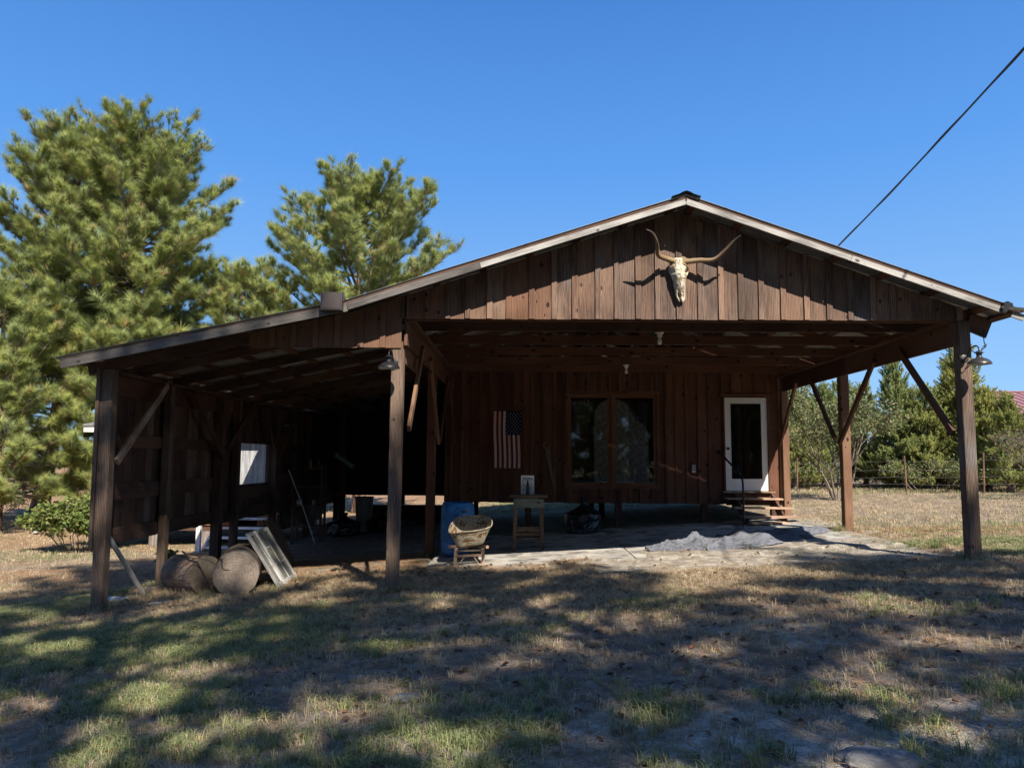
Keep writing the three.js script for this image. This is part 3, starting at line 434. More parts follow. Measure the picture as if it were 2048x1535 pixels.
// ------------------------------------------------------------------ things standing about
{ // blue drum
  const x = -1.13, z = -13.32, y = padTop(x, z), o = thing('plastic_drum', 'blue plastic drum standing behind the wheelbarrow', 'drum', [x, y, z]);
  const m = S({ color: new THREE.Color(.035, .30, .80), roughness: .42, map: tSpeck });
  part('body', lathe([[0, 0], [.25, 0], [.275, .02], [.287, .08], [.29, .22], [.281, .235], [.281, .25], [.292, .265], [.292, .58], [.283, .595], [.283, .61], [.290, .625], [.284, .78], [.272, .85], [.262, .86], [.262, .885], [.25, .89], [.245, .86], [0, .85]], x, y, z, 44), m, o);
  part('bung', lathe([[0, .88], [.03, .88], [.034, .865], [.034, .85]], x + .1, y, z + .06, 18), m, o); part('label', grid(8, 1, (u, v) => { const a = lerp(.95, 1.25, u); return [x + Math.cos(a) * .2915, y + .72 + v * .045, z + Math.sin(a) * .2915]; }), S({ color: new THREE.Color(.01, .02, .04), roughness: .6, side: THREE.DoubleSide }), o);
}
const tRust = tex(256, 256, (i, j) => { const n = fbm(i / 32, j / 32, 5, 8, 8), d = smooth(0.53, 0.64, n), k = smooth(.62, .7, fbm(i / 7 + 20, j / 7, 3)); return [lerp(lerp(.78, .58, d), .25, k), lerp(lerp(.74, .43, d), .2, k), lerp(lerp(.66, .27, d), .16, k)]; });
const tRust2 = tRust.clone(); tRust2.repeat.set(3, 1.1); tRust2.needsUpdate = true;
{ // wheelbarrow seen from the handle end
  const x0 = -0.83, z0 = -12.25, y0 = gDetail(x0, z0), o = thing('wheelbarrow', 'rusty old cream wheelbarrow in front of the blue drum', 'wheelbarrow', [x0, y0, z0]);
  const rim = (a) => { const c = Math.cos(a), s = Math.sin(a), e = .42, X = Math.sign(c) * Math.pow(Math.abs(c), e), Z_ = Math.sign(s) * Math.pow(Math.abs(s), e); return [X, Z_]; };
  const P = (u, v) => { // v 0 floor centre .. 1 rim
    const [X, Zq] = rim(u * Math.PI * 2), w = v < .3 ? v / .3 * .62 : lerp(.62, 1, (v - .3) / .7), h = v < .3 ? 0 : (v - .3) / .7, zf = Zq < 0 ? .52 : .36, rimY = .655 - .085 * Zq + .03 * X + .02 * Math.sin(u * 12) * h;
    return [x0 + X * w * (.335 - .04 * (Zq < 0 ? -Zq : 0)), y0 + lerp(.335 + .03 * X - .01 * Zq, rimY, Math.pow(h, .9)), z0 + Zq * zf * w - .03]; };
  const mT = S({ color: new THREE.Color(.9, .87, .8), map: tRust2, roughness: .7, side: THREE.DoubleSide }), mI = S({ color: new THREE.Color(.55, .53, .5), map: tRust2, roughness: .85, side: THREE.DoubleSide });
  part('tray', grid(72, 16, P), mT, o); part('tray_lining', grid(72, 16, (u, v) => { const q = P(u, v); return [x0 + (q[0] - x0) * .992, q[1] + .003 * (v < .4 ? 1 : 0), z0 + (q[2] - z0) * .992]; }), mI, o);
  const rp = []; for (let k = 0; k < 48; k++) rp.push(V(...P(k / 48, 1))); rp.push(rp[0].clone()); part('rim', tube(rp, .011, 8, 144, false), S({ color: new THREE.Color(.66, .63, .56), map: tRust, roughness: .6 }), o);
  const mW = wood(.22, .15, .11, tPale), mS = S({ color: new THREE.Color(.34, .30, .26), map: tRust, roughness: .6 });
  for (const s of [-1, 1]) {
    part('leg', merge([bar(V(x0 + s * .225, y0 - .02, z0 + .27), V(x0 + s * .205, y0 + .31, z0 + .25), .05, .045, Z), bar(V(x0 + s * .205, y0 + .01, z0 + .29), V(x0 + s * .06, y0 + .2, z0 + .26), .012, .03, Z)]), mW, o);
    part('handle', bar(V(x0 + s * .10, y0 + .24, z0 - .55), V(x0 + s * .29, y0 + .36, z0 + .5), .04, .045, Y, .006), mGreyWood, o);
  }
  part('cross_bar', bar(V(x0 - .21, y0 + .27, z0 + .285), V(x0 + .21, y0 + .285, z0 + .285), .014, .022, Y), mS, o); part('cross_brace', bar(V(x0 - .2, y0 + .195, z0 + .275), V(x0 + .19, y0 + .21, z0 + .275), .03, .035, Y), mW, o);
  const w = part('wheel', new THREE.TorusGeometry(.15, .045, 12, 32).rotateY(Math.PI / 2).translate(x0 - .02, y0 + .19, z0 - .62), S({ color: new THREE.Color(.02, .02, .02), roughness: .9 }), o); part('hub', lathe([[0, -.04], [.1, -.03], [.1, .03], [0, .04]], 0, 0, 0, 20).rotateZ(Math.PI / 2).translate(x0 - .02, y0 + .19, z0 - .62), mS, w);
}
{ // work stand, with a carton and a bottle on it
  const x = .09, z = -13.5, y = padTop(x, z), o = thing('work_stand', 'small wooden work stand with worn green apron below the flag', 'table', [x, y, z]), mA = wood(.065, .08, .074, tPale), mL = wood(.065, .058, .05);
  part('top', bar(V(x - .32, y + .925, z), V(x + .33, y + .925, z), .5, .045, Y, .005), mL, o); part('apron', bar(V(x - .26, y + .81, z + .235), V(x + .26, y + .80, z + .235), .024, .15, Y), mA, o); part('apron', bar(V(x - .26, y + .81, z - .22), V(x + .26, y + .81, z - .22), .024, .15, Y), mA, o);
  for (const [sx, sz] of [[-1, 1], [1, 1], [-1, -1], [1, -1]]) part('leg', bar(V(x + sx * .235 - (sx < 0 ? .01 : 0), y - .01 + 0.065 * sx * .23, z + sz * .19), V(x + sx * .22, y + .9, z + sz * .19), .065, .05, Z, .004), mL, o);
  part('rail', bar(V(x - .21, y + .36, z + .16), V(x + .22, y + .355, z + .16), .022, .085, Y), mL, o); part('rail', bar(V(x - .21, y + .27, z + .165), V(x + .22, y + .275, z + .165), .022, .05, Y), mL, o); part('shelf', bar(V(x - .22, y + .21, z), V(x + .22, y + .21, z), .34, .02, Y), mL, o);
  const cv = document.createElement('canvas'); cv.width = 128; cv.height = 180; const c = cv.getContext('2d'); c.fillStyle = '#d9d8d4'; c.fillRect(0, 0, 128, 180); c.fillStyle = '#2a2a2c'; c.fillRect(14, 22, 40, 12); c.fillRect(72, 24, 46, 10); c.fillRect(14, 40, 104, 4); for (let k = 0; k < 9; k++) { c.fillRect(12, 54 + k * 13, 18 + (k * 7) % 16, k % 3 ? 3 : 7); c.fillRect(92, 56 + k * 13, 14 + (k * 5) % 14, 3); }
  const t = new THREE.CanvasTexture(cv); t.colorSpace = THREE.SRGBColorSpace; t.magFilter = THREE.LinearFilter;
  const yt = y + .949, bx = thing('carton', 'white printed carton standing on the work stand', 'box', [x - .02, yt, z]); const pw = S({ color: new THREE.Color(.62, .61, .58), roughness: .8 });
  part('shell', box(x - .135, x + .095, yt, yt + .325, z - .08, z + .02), pw, bx); part('printed_face', new THREE.PlaneGeometry(.226, .321).translate(x - .02, yt + .1625, z + .0225), S({ map: t, roughness: .7 }), bx);
  const b = thing('bottle', 'slim black bottle in front of the carton', 'bottle', [x - .01, yt, z + .1]); part('body', lathe([[0, 0], [.03, 0], [.033, .01], [.033, .13], [.028, .16], [.02, .185], [.016, .2], [.016, .23], [.006, .24], [.005, .31], [0, .31]], x - .015, yt, z + .09, 20), mBlackMetal, b); part('collar', lathe([[.034, .12], [.036, .125], [.036, .14], [.034, .145]], x - .015, yt, z + .09, 20), mLampGrey, b);
}
{ // crumpled ground cloth
  const path = new THREE.CatmullRomCurve3([V(1.95, 0, -12.35), V(2.7, 0, -12.45), V(3.45, 0, -12.55), V(4.25, 0, -13.35), V(5.25, 0, -13.62)]);
  const f = grid(190, 64, (u, v) => {
    const p = path.getPoint(u), t = path.getTangent(u), n = V(-t.z, 0, t.x), w = lerp(.3, 1.05, smooth(0, .25, u)) * lerp(1, 1.3, smooth(.45, .75, u)) * lerp(1, .3, smooth(.8, 1, u)), e = 1 + .75 * (fbm(u * 11, v > .5 ? 7 : 2, 4) - .5) * Math.abs(v - .5) * 2;
    const x = p.x + n.x * (v - .5) * w * e + .04 * (fbm(u * 22, v * 9 + 3) - .5), z = p.z + n.z * (v - .5) * w * e + .05 * (fbm(u * 12 + 7, v * 5, 2) - .5), edge = Math.sin(Math.PI * clamp(v, 0.001, .999)) ** .7;
    const rid = 1 - Math.abs(2 * fbm(u * 6 + v * 1.5, v * 2.0 + u * 3, 2) - 1), r2 = 1 - Math.abs(2 * fbm(u * 17 - v * 7, v * 5 + u * 4, 2) - 1), amp = lerp(.085, .035, smooth(.5, .72, u)) + .15 * Math.exp(-(((u - .54) / .035) ** 2)) + .11 * Math.exp(-(((u - .27) / .035) ** 2));
    return [x, gh(x, z) + .028 + edge * amp * Math.pow(rid, 2) * smooth(0, .14, u) + .05 * Math.pow(r2, 2.2) * (.15 + edge) + .025 * edge * fbm(u * 45, v * 14, 2), z]; });
  const t = tex(256, 256, (i, j) => { const s = .8 + .1 * ((i ^ j) & 1) - .25 * smooth(.5, .7, fbm(i / 24, j / 24, 4)); return [s, s, s * 1.02]; }); t.repeat.set(10, 4);
  single('ground_cloth', f, S({ color: new THREE.Color(.19, .195, .21), map: t, roughness: .95, side: THREE.DoubleSide }), 'crumpled dark grey ground cloth lying along the concrete pad', 'cloth');
}
// log rounds
const tBark = tex(256, 512, (i, j) => { const a = fbm(i / 16, j / 64, 4, 16, 8), k = smooth(.42, .6, a), s = lerp(.35, .85, k) + .12 * (hash(i, j) - .5); return [s, s * .93, s * .87]; });
const tEnd = tex(256, 256, (i, j) => { const x = (i - 128) / 128, y = (j - 128) / 128, r = Math.hypot(x, y) + .05 * (fbm(i / 40, j / 40, 3) - .5), q = .74 + .035 * Math.sin(r * 55 + 3 * fbm(i / 30, j / 30, 2)) - .10 * smooth(.35, .8, fbm(i / 34, j / 34, 5)) + .2 * (fbm(i / 9, j / 9 + 40, 3) - .5) + .1 * (hash(i, j) - .5) - .35 * smooth(.996, 1, Math.cos(Math.atan2(y, x) + .6 + .2 * Math.sin(r * 9))) * smooth(.2, .4, r); return [q, q * .93, q * .86]; });
function log(a, b, r, label, seed) {
  const o = thing('log_round', label, 'log', [(a.x + b.x) / 2, gh(a.x, a.z), (a.z + b.z) / 2], 'sawn log rounds'), L = a.distanceTo(b), ax = b.clone().sub(a).normalize(), m = new THREE.Matrix4().makeBasis(V(ax.z, 0, -ax.x).normalize(), V(0, 1, 0), ax).setPosition(a);
  const rad = (u, v) => r * (1 + .07 * (fbm(Math.cos(u * 6.283) * 1.4 + seed, Math.sin(u * 6.283) * 1.4 + v, 3) - .5) + .035 * (fbm(Math.cos(u * 6.283) * 9, Math.sin(u * 6.283) * 9 + v * 4 + seed, 2) - .5));
  const body = grid(56, 12, (u, v) => { const q = rad(u, v) * (v < .02 || v > .98 ? .985 : 1); return [Math.cos(-u * 6.283) * q, Math.sin(-u * 6.283) * q, v * L]; }); body.attributes.uv.array.forEach((q, i, A) => { A[i] = i % 2 ? q * L * 1.2 : q * 3; }); body.applyMatrix4(m);
  part('side', body, S({ color: new THREE.Color(.38, .355, .335), map: tWeather, bumpMap: tBark, bumpScale: .012, roughness: .95 }), o);
  for (const e of [0, 1]) { const g = grid(56, 10, (u, v) => { const q = rad(u, e) * v * .99, a2 = (e ? 1 : -1) * u * 6.283; return [Math.cos(a2) * q, Math.sin(a2) * q, e * L + (e ? -1 : 1) * .014 * (fbm(Math.cos(a2) * v * 3 + 5, Math.sin(a2) * v * 3, 3) - .5)]; }), uv = g.attributes.uv; for (let i = 0; i < uv.count; i++) { const a2 = uv.getX(i) * 6.283, v = uv.getY(i); uv.setXY(i, .5 + .49 * v * Math.cos(a2), .5 + .49 * v * Math.sin(a2)); } g.applyMatrix4(m); part('sawn_end', g, S({ color: new THREE.Color(.46, .42, .39), map: tEnd, bumpMap: tEnd, bumpScale: .01, roughness: .95, side: THREE.DoubleSide }), o); }
}
log(V(-3.87, .055, -10.45), V(-4.12, .06, -11.35), .305, 'large log round with its sawn end towards the yard beside the leaning sash', 1);
log(V(-5.0, -.045, -11.2), V(-4.42, -.02, -10.82), .265, 'grey log round lying sideways, left of the larger log', 6);
{ const o = thing('dead_branch', 'dry forked branch lying across the two logs', 'branch', [-4.35, .25, -10.7]); part('stem', tube([V(-4.85, .28, -11.0), V(-4.6, .25, -10.7), V(-4.35, .24, -10.55), V(-4.15, .2, -10.4)], [.016, .008], 6), mGreyWood, o); part('twig', tube([V(-4.5, .25, -10.65), V(-4.62, .14, -10.5), V(-4.7, .02, -10.48)], [.01, .004], 5), mDark[2], o); part('twig', tube([V(-4.4, .25, -10.58), V(-4.5, .3, -10.5), V(-4.62, .29, -10.45)], [.008, .003], 5), mDark[2], o); }
// old sashes leaning on the log: u along depth, v up the lean
function sash(u0, u1, cols, lift, label) {
  const O = V(-3.40, -.20, -10.86), U = V(-.06, .0, -1).normalize(), Vv = V(-.53, .80, 0).normalize(), N = U.clone().cross(Vv).normalize().multiplyScalar(-1), T = .035;
  const o = thing('window_sash', label, 'window sash', [O.x, O.y, O.z - u0], 'old sashes leaning on the logs'), q = (u, v, n = 0) => O.clone().addScaledVector(U, u).addScaledVector(Vv, v).addScaledVector(N, n + lift);
  const mW = wood(.30, .30, .295, tPale), st = .06, H = .9;
  const strip = (ua, va, ub, vb, w, t = T) => bar(q(ua, va), q(ub, vb), w, t, N);
  part('stile', strip(u0 + st / 2, 0, u0 + st / 2, H, st), mW, o); part('stile', strip(u1 - st / 2, 0, u1 - st / 2, H, st), mW, o); part('rail', strip(u0 + st, .04, u1 - st, .04, .08, T * .96), mW, o); part('rail', strip(u0 + st, H - .03, u1 - st, H - .03, .06, T * .96), mW, o);
  for (const v of [.33, .60]) part('muntin', strip(u0 + st, v, u1 - st, v, .018, .02), mW, o); for (let c = 1; c < cols; c++) { const u = lerp(u0 + st, u1 - st, c / cols); part('muntin', strip(u, .08, u, H - .06, .018, .022), mW, o); }
  part('pane', bar(q((u0 + u1) / 2, .06), q((u0 + u1) / 2, H - .05), u1 - u0 - 2 * st + .01, .004, N), new THREE.MeshPhysicalMaterial({ color: new THREE.Color(.34, .33, .28), roughness: .3, transmission: .5, thickness: 0 }), o);
}
sash(0, .30, 1, .0, 'narrow peeling white window sash leaning on the log, nearer one'); sash(.30, .98, 2, -.012, 'wide old white window sash with six lights leaning behind the narrow one');
{ const mk = (name, geo, mat, label, cat, g) => single(name, geo, mat, label, cat, g);
  mk('plank', bar(V(-5.23, -.28, -10.72), V(-5.45, .68, -9.99), .075, .022, V(1, .2, 0)), wood(.46, .44, .40, tPale), 'thin pale plank leaning against the left corner post', 'plank');
  mk('plywood_sheet', bar(V(-4.0, -.2, -13.2), V(-4.35, .52, -13.3), .02, .95, V(.1, 0, 1)), mDark[2], 'dark weathered sheet of wood leaning behind the sashes', 'board'); mk('broken_board', bar(V(-3.75, -.22, -12.6), V(-4.05, .30, -12.7), .022, .5, V(.1, .2, 1)), mDark[0], 'broken dark board leaning in front of the wood sheet', 'board');
  mk('timber', bar(V(-5.25, -.25, -10.9), V(-4.75, -.2, -11.9), .14, .09, Y, .01), mGreyWood, 'weathered timber lying at the foot of the pale plank', 'timber'); mk('board_scrap', bar(V(-4.78, -.25, -9.95), V(-4.56, -.235, -10.0), .09, .018, Y), wood(.6, .57, .52, tPale), 'small pale board scrap lying right of the corner post', 'board');
  mk('plastic_scrap', grid(14, 10, (u, v) => [-5.62 + .3 * u, gh(-5.5, -10.4) + .03 + .05 * fbm(u * 5, v * 5, 3), -10.2 - .3 * v]), S({ color: new THREE.Color(.34, .42, .46), roughness: .5, side: THREE.DoubleSide }), 'crumpled bluish plastic scrap beside the left corner post', 'plastic');
  mk('broom_handle', tube([V(-4.62, gh(-4.6, -17) + .01, -17.15), V(-4.9, .62, -17.0), V(-5.18, 1.36, -16.9)], .014, 8), S({ color: new THREE.Color(.5, .48, .45), roughness: .6 }), 'pale broom handle leaning in the dark lean-to', 'pole');
  const ps = post(-4.55, -19.3, 3.05, mDark[1], .14);
  const sg = thing('street_sign', 'tilted green street sign fixed to a post in the dark lean-to', 'sign', [-4.5, 1.55, -19.15]); part('plate', bar(V(-4.76, 1.74, -19.19), V(-4.24, 1.4, -19.19), .004, .14, Y), S({ color: new THREE.Color(.02, .22, .13), roughness: .4 }), sg);
  for (let k = 0; k < 8; k++) { const t = .12 + k * .1 + (k > 0 ? .03 : 0); part('letter_stroke', bar(V(lerp(-4.76, -4.24, t), lerp(1.74, 1.4, t), -19.186), V(lerp(-4.76, -4.24, t + .055), lerp(1.74, 1.4, t + .055), -19.186), .002, k ? .055 : .085, Y), S({ color: new THREE.Color(.55, .58, .55), roughness: .5 }), sg); }
}
{ // shelf unit and clutter in the lean-to
  const x0 = -5.25, x1 = -4.55, z = -17.6, y = gh(-5, z), o = thing('shelf_unit', 'dark wooden shelf unit against the lean-to wall', 'shelf', [-4.9, y, z]);
  for (const h of [.35, .8, 1.25, 1.65]) part('shelf_board', box(x0, x1, y + h, y + h + .03, z - .2, z + .2), mDark[2], o); for (const x of [x0 + .03, x1 - .03]) for (const s of [-.17, .17]) part('upright', box(x - .025, x + .025, y - .05, y + 1.75, z + s - .025, z + s + .025), mDark[0], o);
  [['paint_can', -5.12, .83, .075, .17, [.4, .38, .34], 'pale paint can on the lean-to shelf', 'can'], ['jar', -4.78, .83, .04, .14, [.3, .3, .32], 'small glass jar on the lean-to shelf', 'jar'], ['spray_can', -4.88, 1.68, .035, .2, [.35, .16, .1], 'reddish spray can on top of the lean-to shelf', 'can'], ['oil_bottle', -4.7, 1.68, .04, .24, [.06, .06, .07], 'dark oil bottle on top of the lean-to shelf', 'bottle']].forEach(([n, x, h, r, H, c, lab, cat]) => { single(n, lathe([[0, 0], [r, 0], [r, H * .7], [r * .9, H * .78], [r * .5, H * .85], [r * .5, H], [0, H]], x, y + h, z + .05, 18), S({ color: new THREE.Color(...c), roughness: .5 }), lab, cat); });
  const can = thing('trash_can', 'tall pale trash can in the dark lean-to', 'trash can', [-4.05, gh(-4, -19.6), -19.6]); part('body', lathe([[0, 0], [.18, 0], [.23, .85], [.245, .86], [.235, .88], [.22, .86], [.17, .02]], -4.05, gh(-4, -19.6), -19.6, 28), S({ color: new THREE.Color(.25, .26, .27), roughness: .6, side: THREE.DoubleSide }), can); part('rim', new THREE.TorusGeometry(.242, .012, 8, 28).rotateX(Math.PI / 2).translate(-4.05, gh(-4, -19.6) + .87, -19.6), S({ color: new THREE.Color(.3, .31, .32), roughness: .5 }), can);
  const ls = thing('lumber_stack', 'low stack of dark lumber at the back of the lean-to', 'lumber', [-3, gh(-3, -22.3), -22.3]); for (let r = 0; r < 5; r++) for (let k = 0; k < 3; k++) part('plank', bar(V(-4.4 + rr(-.1, .1), gh(-3, 0) + .05 + r * .09, -22.55 + k * .2), V(-1.75 + rr(-.1, .05), gh(-3, 0) + .05 + r * .09, -22.55 + k * .2), .18, .08, Y), pick(mDark), ls);
}
function bag(x, z, r, h, label, seed) { const y = gDetail(x, z) - .01; single('trash_bag', grid(48, 30, (u, v) => { const a = u * 6.283, pr = v < .1 ? .82 + v * 1.8 : v < .55 ? 1 : v < .85 ? 1 - .82 * smooth(.55, .85, v) : .18 + .5 * (v - .85), c = 1 + .3 * (fbm(Math.cos(a) * 2 + seed, Math.sin(a) * 2 + v * 3, 3) - .5) + .14 * (1 - Math.abs(2 * fbm(Math.cos(a) * 5 + seed, v * 6 + Math.sin(a) * 5, 2) - 1)); return [x + Math.cos(a) * r * pr * c, y + h * v * (.93 + .1 * fbm(a, seed)), z + Math.sin(a) * r * pr * c]; }), S({ color: new THREE.Color(.012, .012, .014), roughness: .28, side: THREE.DoubleSide }), label, 'bag', 'black trash bags'); }
bag(1.25, -16.05, .34, .8, 'black trash bag slumped under the double window', 3); bag(-4.35, -18.7, .35, .55, 'black trash bag beside the tall trash can', 9); bag(-3.55, -19.5, .33, .5, 'black trash bag right of the trash can, in the lean-to', 14);
// ------------------------------------------------------------------ shed beyond the lean-to
{
  const o = thing('shed', 'small raised shed with a white door behind the lean-to wall', 'shed', [-8, -.45, -20]), zf = -18.0, gy = (x) => gh(x, zf);
  let x = -9.9; while (x < -5.75) { const nx = Math.min(x + rr(.2, .27), -5.75); if (!(x > -6.95 && nx < -6.0)) part('board', boardX(x + .003, nx - .003, .05, 2.3, 2.3, zf - .03, zf), wood(.34, .2, .12, tRed), o); x = nx; }
  part('door', box(-6.98, -6.02, .3, 2.2, zf - .02, zf + .02), S({ color: new THREE.Color(.95, .95, .92), roughness: .6, map: tSpeck }), o); part('door_casing', merge([box(-7.06, -6.985, .3, 2.28, zf, zf + .03), box(-6.015, -5.95, .3, 2.28, zf, zf + .03)]), S({ color: new THREE.Color(.62, .61, .58), roughness: .6 }), o);
  part('side_wall', box(-9.95, -9.9, .05, 2.3, -22, zf), mDark[2], o); part('side_wall', box(-5.75, -5.7, .05, 2.3, -22, zf - .04), mDark[2], o); part('rear_wall', box(-9.9, -5.75, .05, 2.3, -22.04, -22), mDark[2], o); part('floor', box(-9.9, -5.75, -.08, .04, -22, zf - .04), mDark[0], o);
  part('roof', bar(V(-7.85, 2.36, -17.55), V(-7.85, 2.9, -22.4), 4.7, .05, Y), mRoof, o); part('fascia', bar(V(-10.2, 2.26, -17.6), V(-5.62, 2.26, -17.6), .03, .13, Y), wood(.5, .45, .4, tPale), o);
  for (const [px, pz] of [[-9.7, -18.1], [-8.6, -18.1], [-7.4, -18.1], [-6.0, -18.1], [-9.7, -21.8], [-6, -21.8]]) part('pier', box(px - .13, px + .13, gh(px, pz) - .1, -.085, pz - .13, pz + .13), S({ color: new THREE.Color(.4, .33, .28), map: tSpeck, roughness: .9 }), o);
  const st = sub('steps', o), mT = wood(.62, .61, .60, tPale); for (let k = 0; k < 4; k++) part('tread', bar(V(-7.0, .22 - k * .19, -17.82 + k * .27), V(-5.9, .22 - k * .19, -17.82 + k * .27), .27, .035, Y), mT, st); part('stringer', bar(V(-7.02, -.5, -16.8), V(-7.02, .2, -17.9), .035, .16, Y), mT, st); part('rail_post', bar(V(-7.05, -.5, -16.75), V(-7.05, .75, -16.75), .09, .09, Z), mT, st);
}
// ------------------------------------------------------------------ house with red roof, cable, fence
{
  const o = thing('neighbour_house', 'brick house with a dull red ribbed metal roof behind the cedars', 'house', [31, .8, -40]), mR = S({ color: new THREE.Color(.33, .16, .155), roughness: .45, metalness: .2 }), mB = S({ color: new THREE.Color(.36, .16, .11), map: tSpeck, roughness: .9 });
  const x0 = 23.3, x1 = 40, zr = -42, zf = -37.4, yr = 5.45, ye = 4.0; part('wall', box(x0 + .4, x1 - .4, .3, ye - .02, -46, zf + .5), mB, o);
  const gs = new THREE.Shape(); gs.moveTo(-(zf + .5), ye - .02); gs.lineTo(-zr, yr - .16); gs.lineTo(46, ye - .02); gs.closePath(); part('gable', new THREE.ExtrudeGeometry(gs, { depth: .2, bevelEnabled: false }).rotateY(Math.PI / 2).translate(x0 + .4, 0, 0), mB, o);
  part('roof_slope', bar(V((x0 + x1) / 2, yr, zr), V((x0 + x1) / 2, ye - .05, zf), x1 - x0, .06, Y), mR, o); part('roof_slope', bar(V((x0 + x1) / 2, yr, zr), V((x0 + x1) / 2, ye - .05, -46.6), x1 - x0, .06, Y), mR, o);
  for (let x = x0 + .1; x < x1; x += .42) part('rib', bar(V(x, yr + .05, zr), V(x, ye - .0, zf), .035, .05, Y), mR, o); part('ridge_cap', bar(V(x0, yr + .05, zr), V(x1, yr + .05, zr), .3, .05, Y), mR, o);
  part('fascia', box(x0, x1, ye - .22, ye - .08, zf - .05, zf), S({ color: new THREE.Color(.6, .42, .36), roughness: .7 }), o);
  for (const wx of [26, 29.5, 33]) part('window', box(wx, wx + 1, 1.9, 3.2, zf + .5, zf + .53), S({ color: new THREE.Color(.05, .06, .08), roughness: .1 }), o);
}
{ const c = thing('overhead_cable', 'black power cable rising from behind the roof to the upper right', 'cable', [5.9, 5.3, -15]); const a = V(6.05, 5.66, -15.2), b = V(6.12, 7.9, -3), pts = []; for (let k = 0; k <= 14; k++) { const t = k / 14, q = a.clone().lerp(b, t); q.y -= 4 * .16 * t * (1 - t); pts.push(q); } part('wire', tube(pts, .014, 6, 60), mBlackMetal, c); part('wire', tube(pts.map((q, i) => q.clone().add(V(.016 * Math.cos(i * 1.7), .016 * Math.sin(i * 1.7), 0))), .007, 5, 90), mBlackMetal, c); part('mast', tube([V(6.05, 3.3, -15.2), V(6.05, 5.68, -15.2)], .03, 10), mLampGrey, c); }
{ const o = thing('wire_fence', 'wire fence on thin posts in front of the cedars', 'fence', [12, .55, -26]), A = V(4.5, 0, -29.6), B = V(23, 0, -21.2), mP = wood(.14, .105, .08, tWeather), mWr = S({ color: new THREE.Color(.2, .19, .18), metalness: .3, roughness: .5 });
  const at = (t) => { const p = A.clone().lerp(B, t); p.y = gh(p.x, p.z); return p; }; for (let k = 0; k <= 7; k++) { const p = at(k / 7 * .97 + .03 * (k % 2)); part('fence_post', tube([p.clone().setY(p.y - .1), V(p.x + rr(-.04, .04), p.y + 1.25 + rr(-.08, .1), p.z)], .03, 7), mP, o); }
  for (const h of [.32, .55, .8, 1.08]) { const pts = []; for (let k = 0; k <= 21; k++) { const p = at(k / 21); pts.push(V(p.x, p.y + h - .03 * Math.sin((k % 3) / 3 * Math.PI), p.z + .05)); } part('wire', tube(pts, .0028, 4, 63), mWr, o); } }

// ------------------------------------------------------------------ vegetation
const leafMat = (rough = 0.9, trans = 0.35) => new THREE.MeshPhysicalMaterial({ color: 0xffffff, roughness: rough, transmission: trans, thickness: 0, side: THREE.DoubleSide, specularIntensity: 0.3 });
function tris(list) { const g = new THREE.BufferGeometry(); g.setAttribute('position', new THREE.Float32BufferAttribute(list, 3)); g.computeVertexNormals(); return g; }
function needleTuft(seed, n, len, wid, open) {               // a brush of needles round +y
  const r = mulberry(seed), P = [];
  for (let k = 0; k < n; k++) {
    const a = r() * 6.283, th = open * Math.sqrt(r()), L = len * (.7 + .4 * r()), y0 = -.35 * len * r(), d = V(Math.sin(th) * Math.cos(a), Math.cos(th), Math.sin(th) * Math.sin(a)), s = V(-Math.sin(a), 0.3 * (r() - .5), Math.cos(a)).normalize().multiplyScalar(wid / 2);
    const e = d.clone().multiplyScalar(L).add(V(0, y0 - .12 * L * Math.sin(th), 0)); P.push(-s.x, y0 - s.y, -s.z, s.x, y0 + s.y, s.z, e.x + s.x * .4, e.y, e.z + s.z * .4);
  }
  return tris(P);
}
function place(name, geo, mat, M, C, parent) {
  const m = new THREE.InstancedMesh(geo, mat, M.length); M.forEach((q, i) => m.setMatrixAt(i, q)); if (C) C.forEach((c, i) => m.setColorAt(i, c)); m.name = name; m.userData.kind = 'stuff'; m.castShadow = m.receiveShadow = true; parent.add(m); return m;
}
const UP = V(0, 1, 0), Q = new THREE.Quaternion(), Q2 = new THREE.Quaternion();
const trs = (p, dir, s, spin = 0) => { Q.setFromUnitVectors(UP, dir); Q2.setFromAxisAngle(UP, spin); return new THREE.Matrix4().compose(p, Q.clone().multiply(Q2), V(s, s, s)); };
const tPineBark = tex(256, 512, (i, j) => { const a = fbm(i / 22, j / 60, 4, 0, 0), k = smooth(.44, .56, a), s = lerp(.38, .9, k) + .15 * (hash(i, j) - .5); return [s, s * .88, s * .8]; });
const mBark = S({ color: new THREE.Color(.42, .32, .26), map: tPineBark, bumpMap: tPineBark, bumpScale: .03, roughness: 1 }), mTwig = S({ color: new THREE.Color(.2, .15, .12), roughness: 1 });
const mNeedle = leafMat(.6, .38), tuftA = needleTuft(3, 54, .28, .0078, 1.2), tuftB = needleTuft(8, 54, .26, .0078, 1.0), tuftBig = needleTuft(5, 26, .3, .024, 1.3);
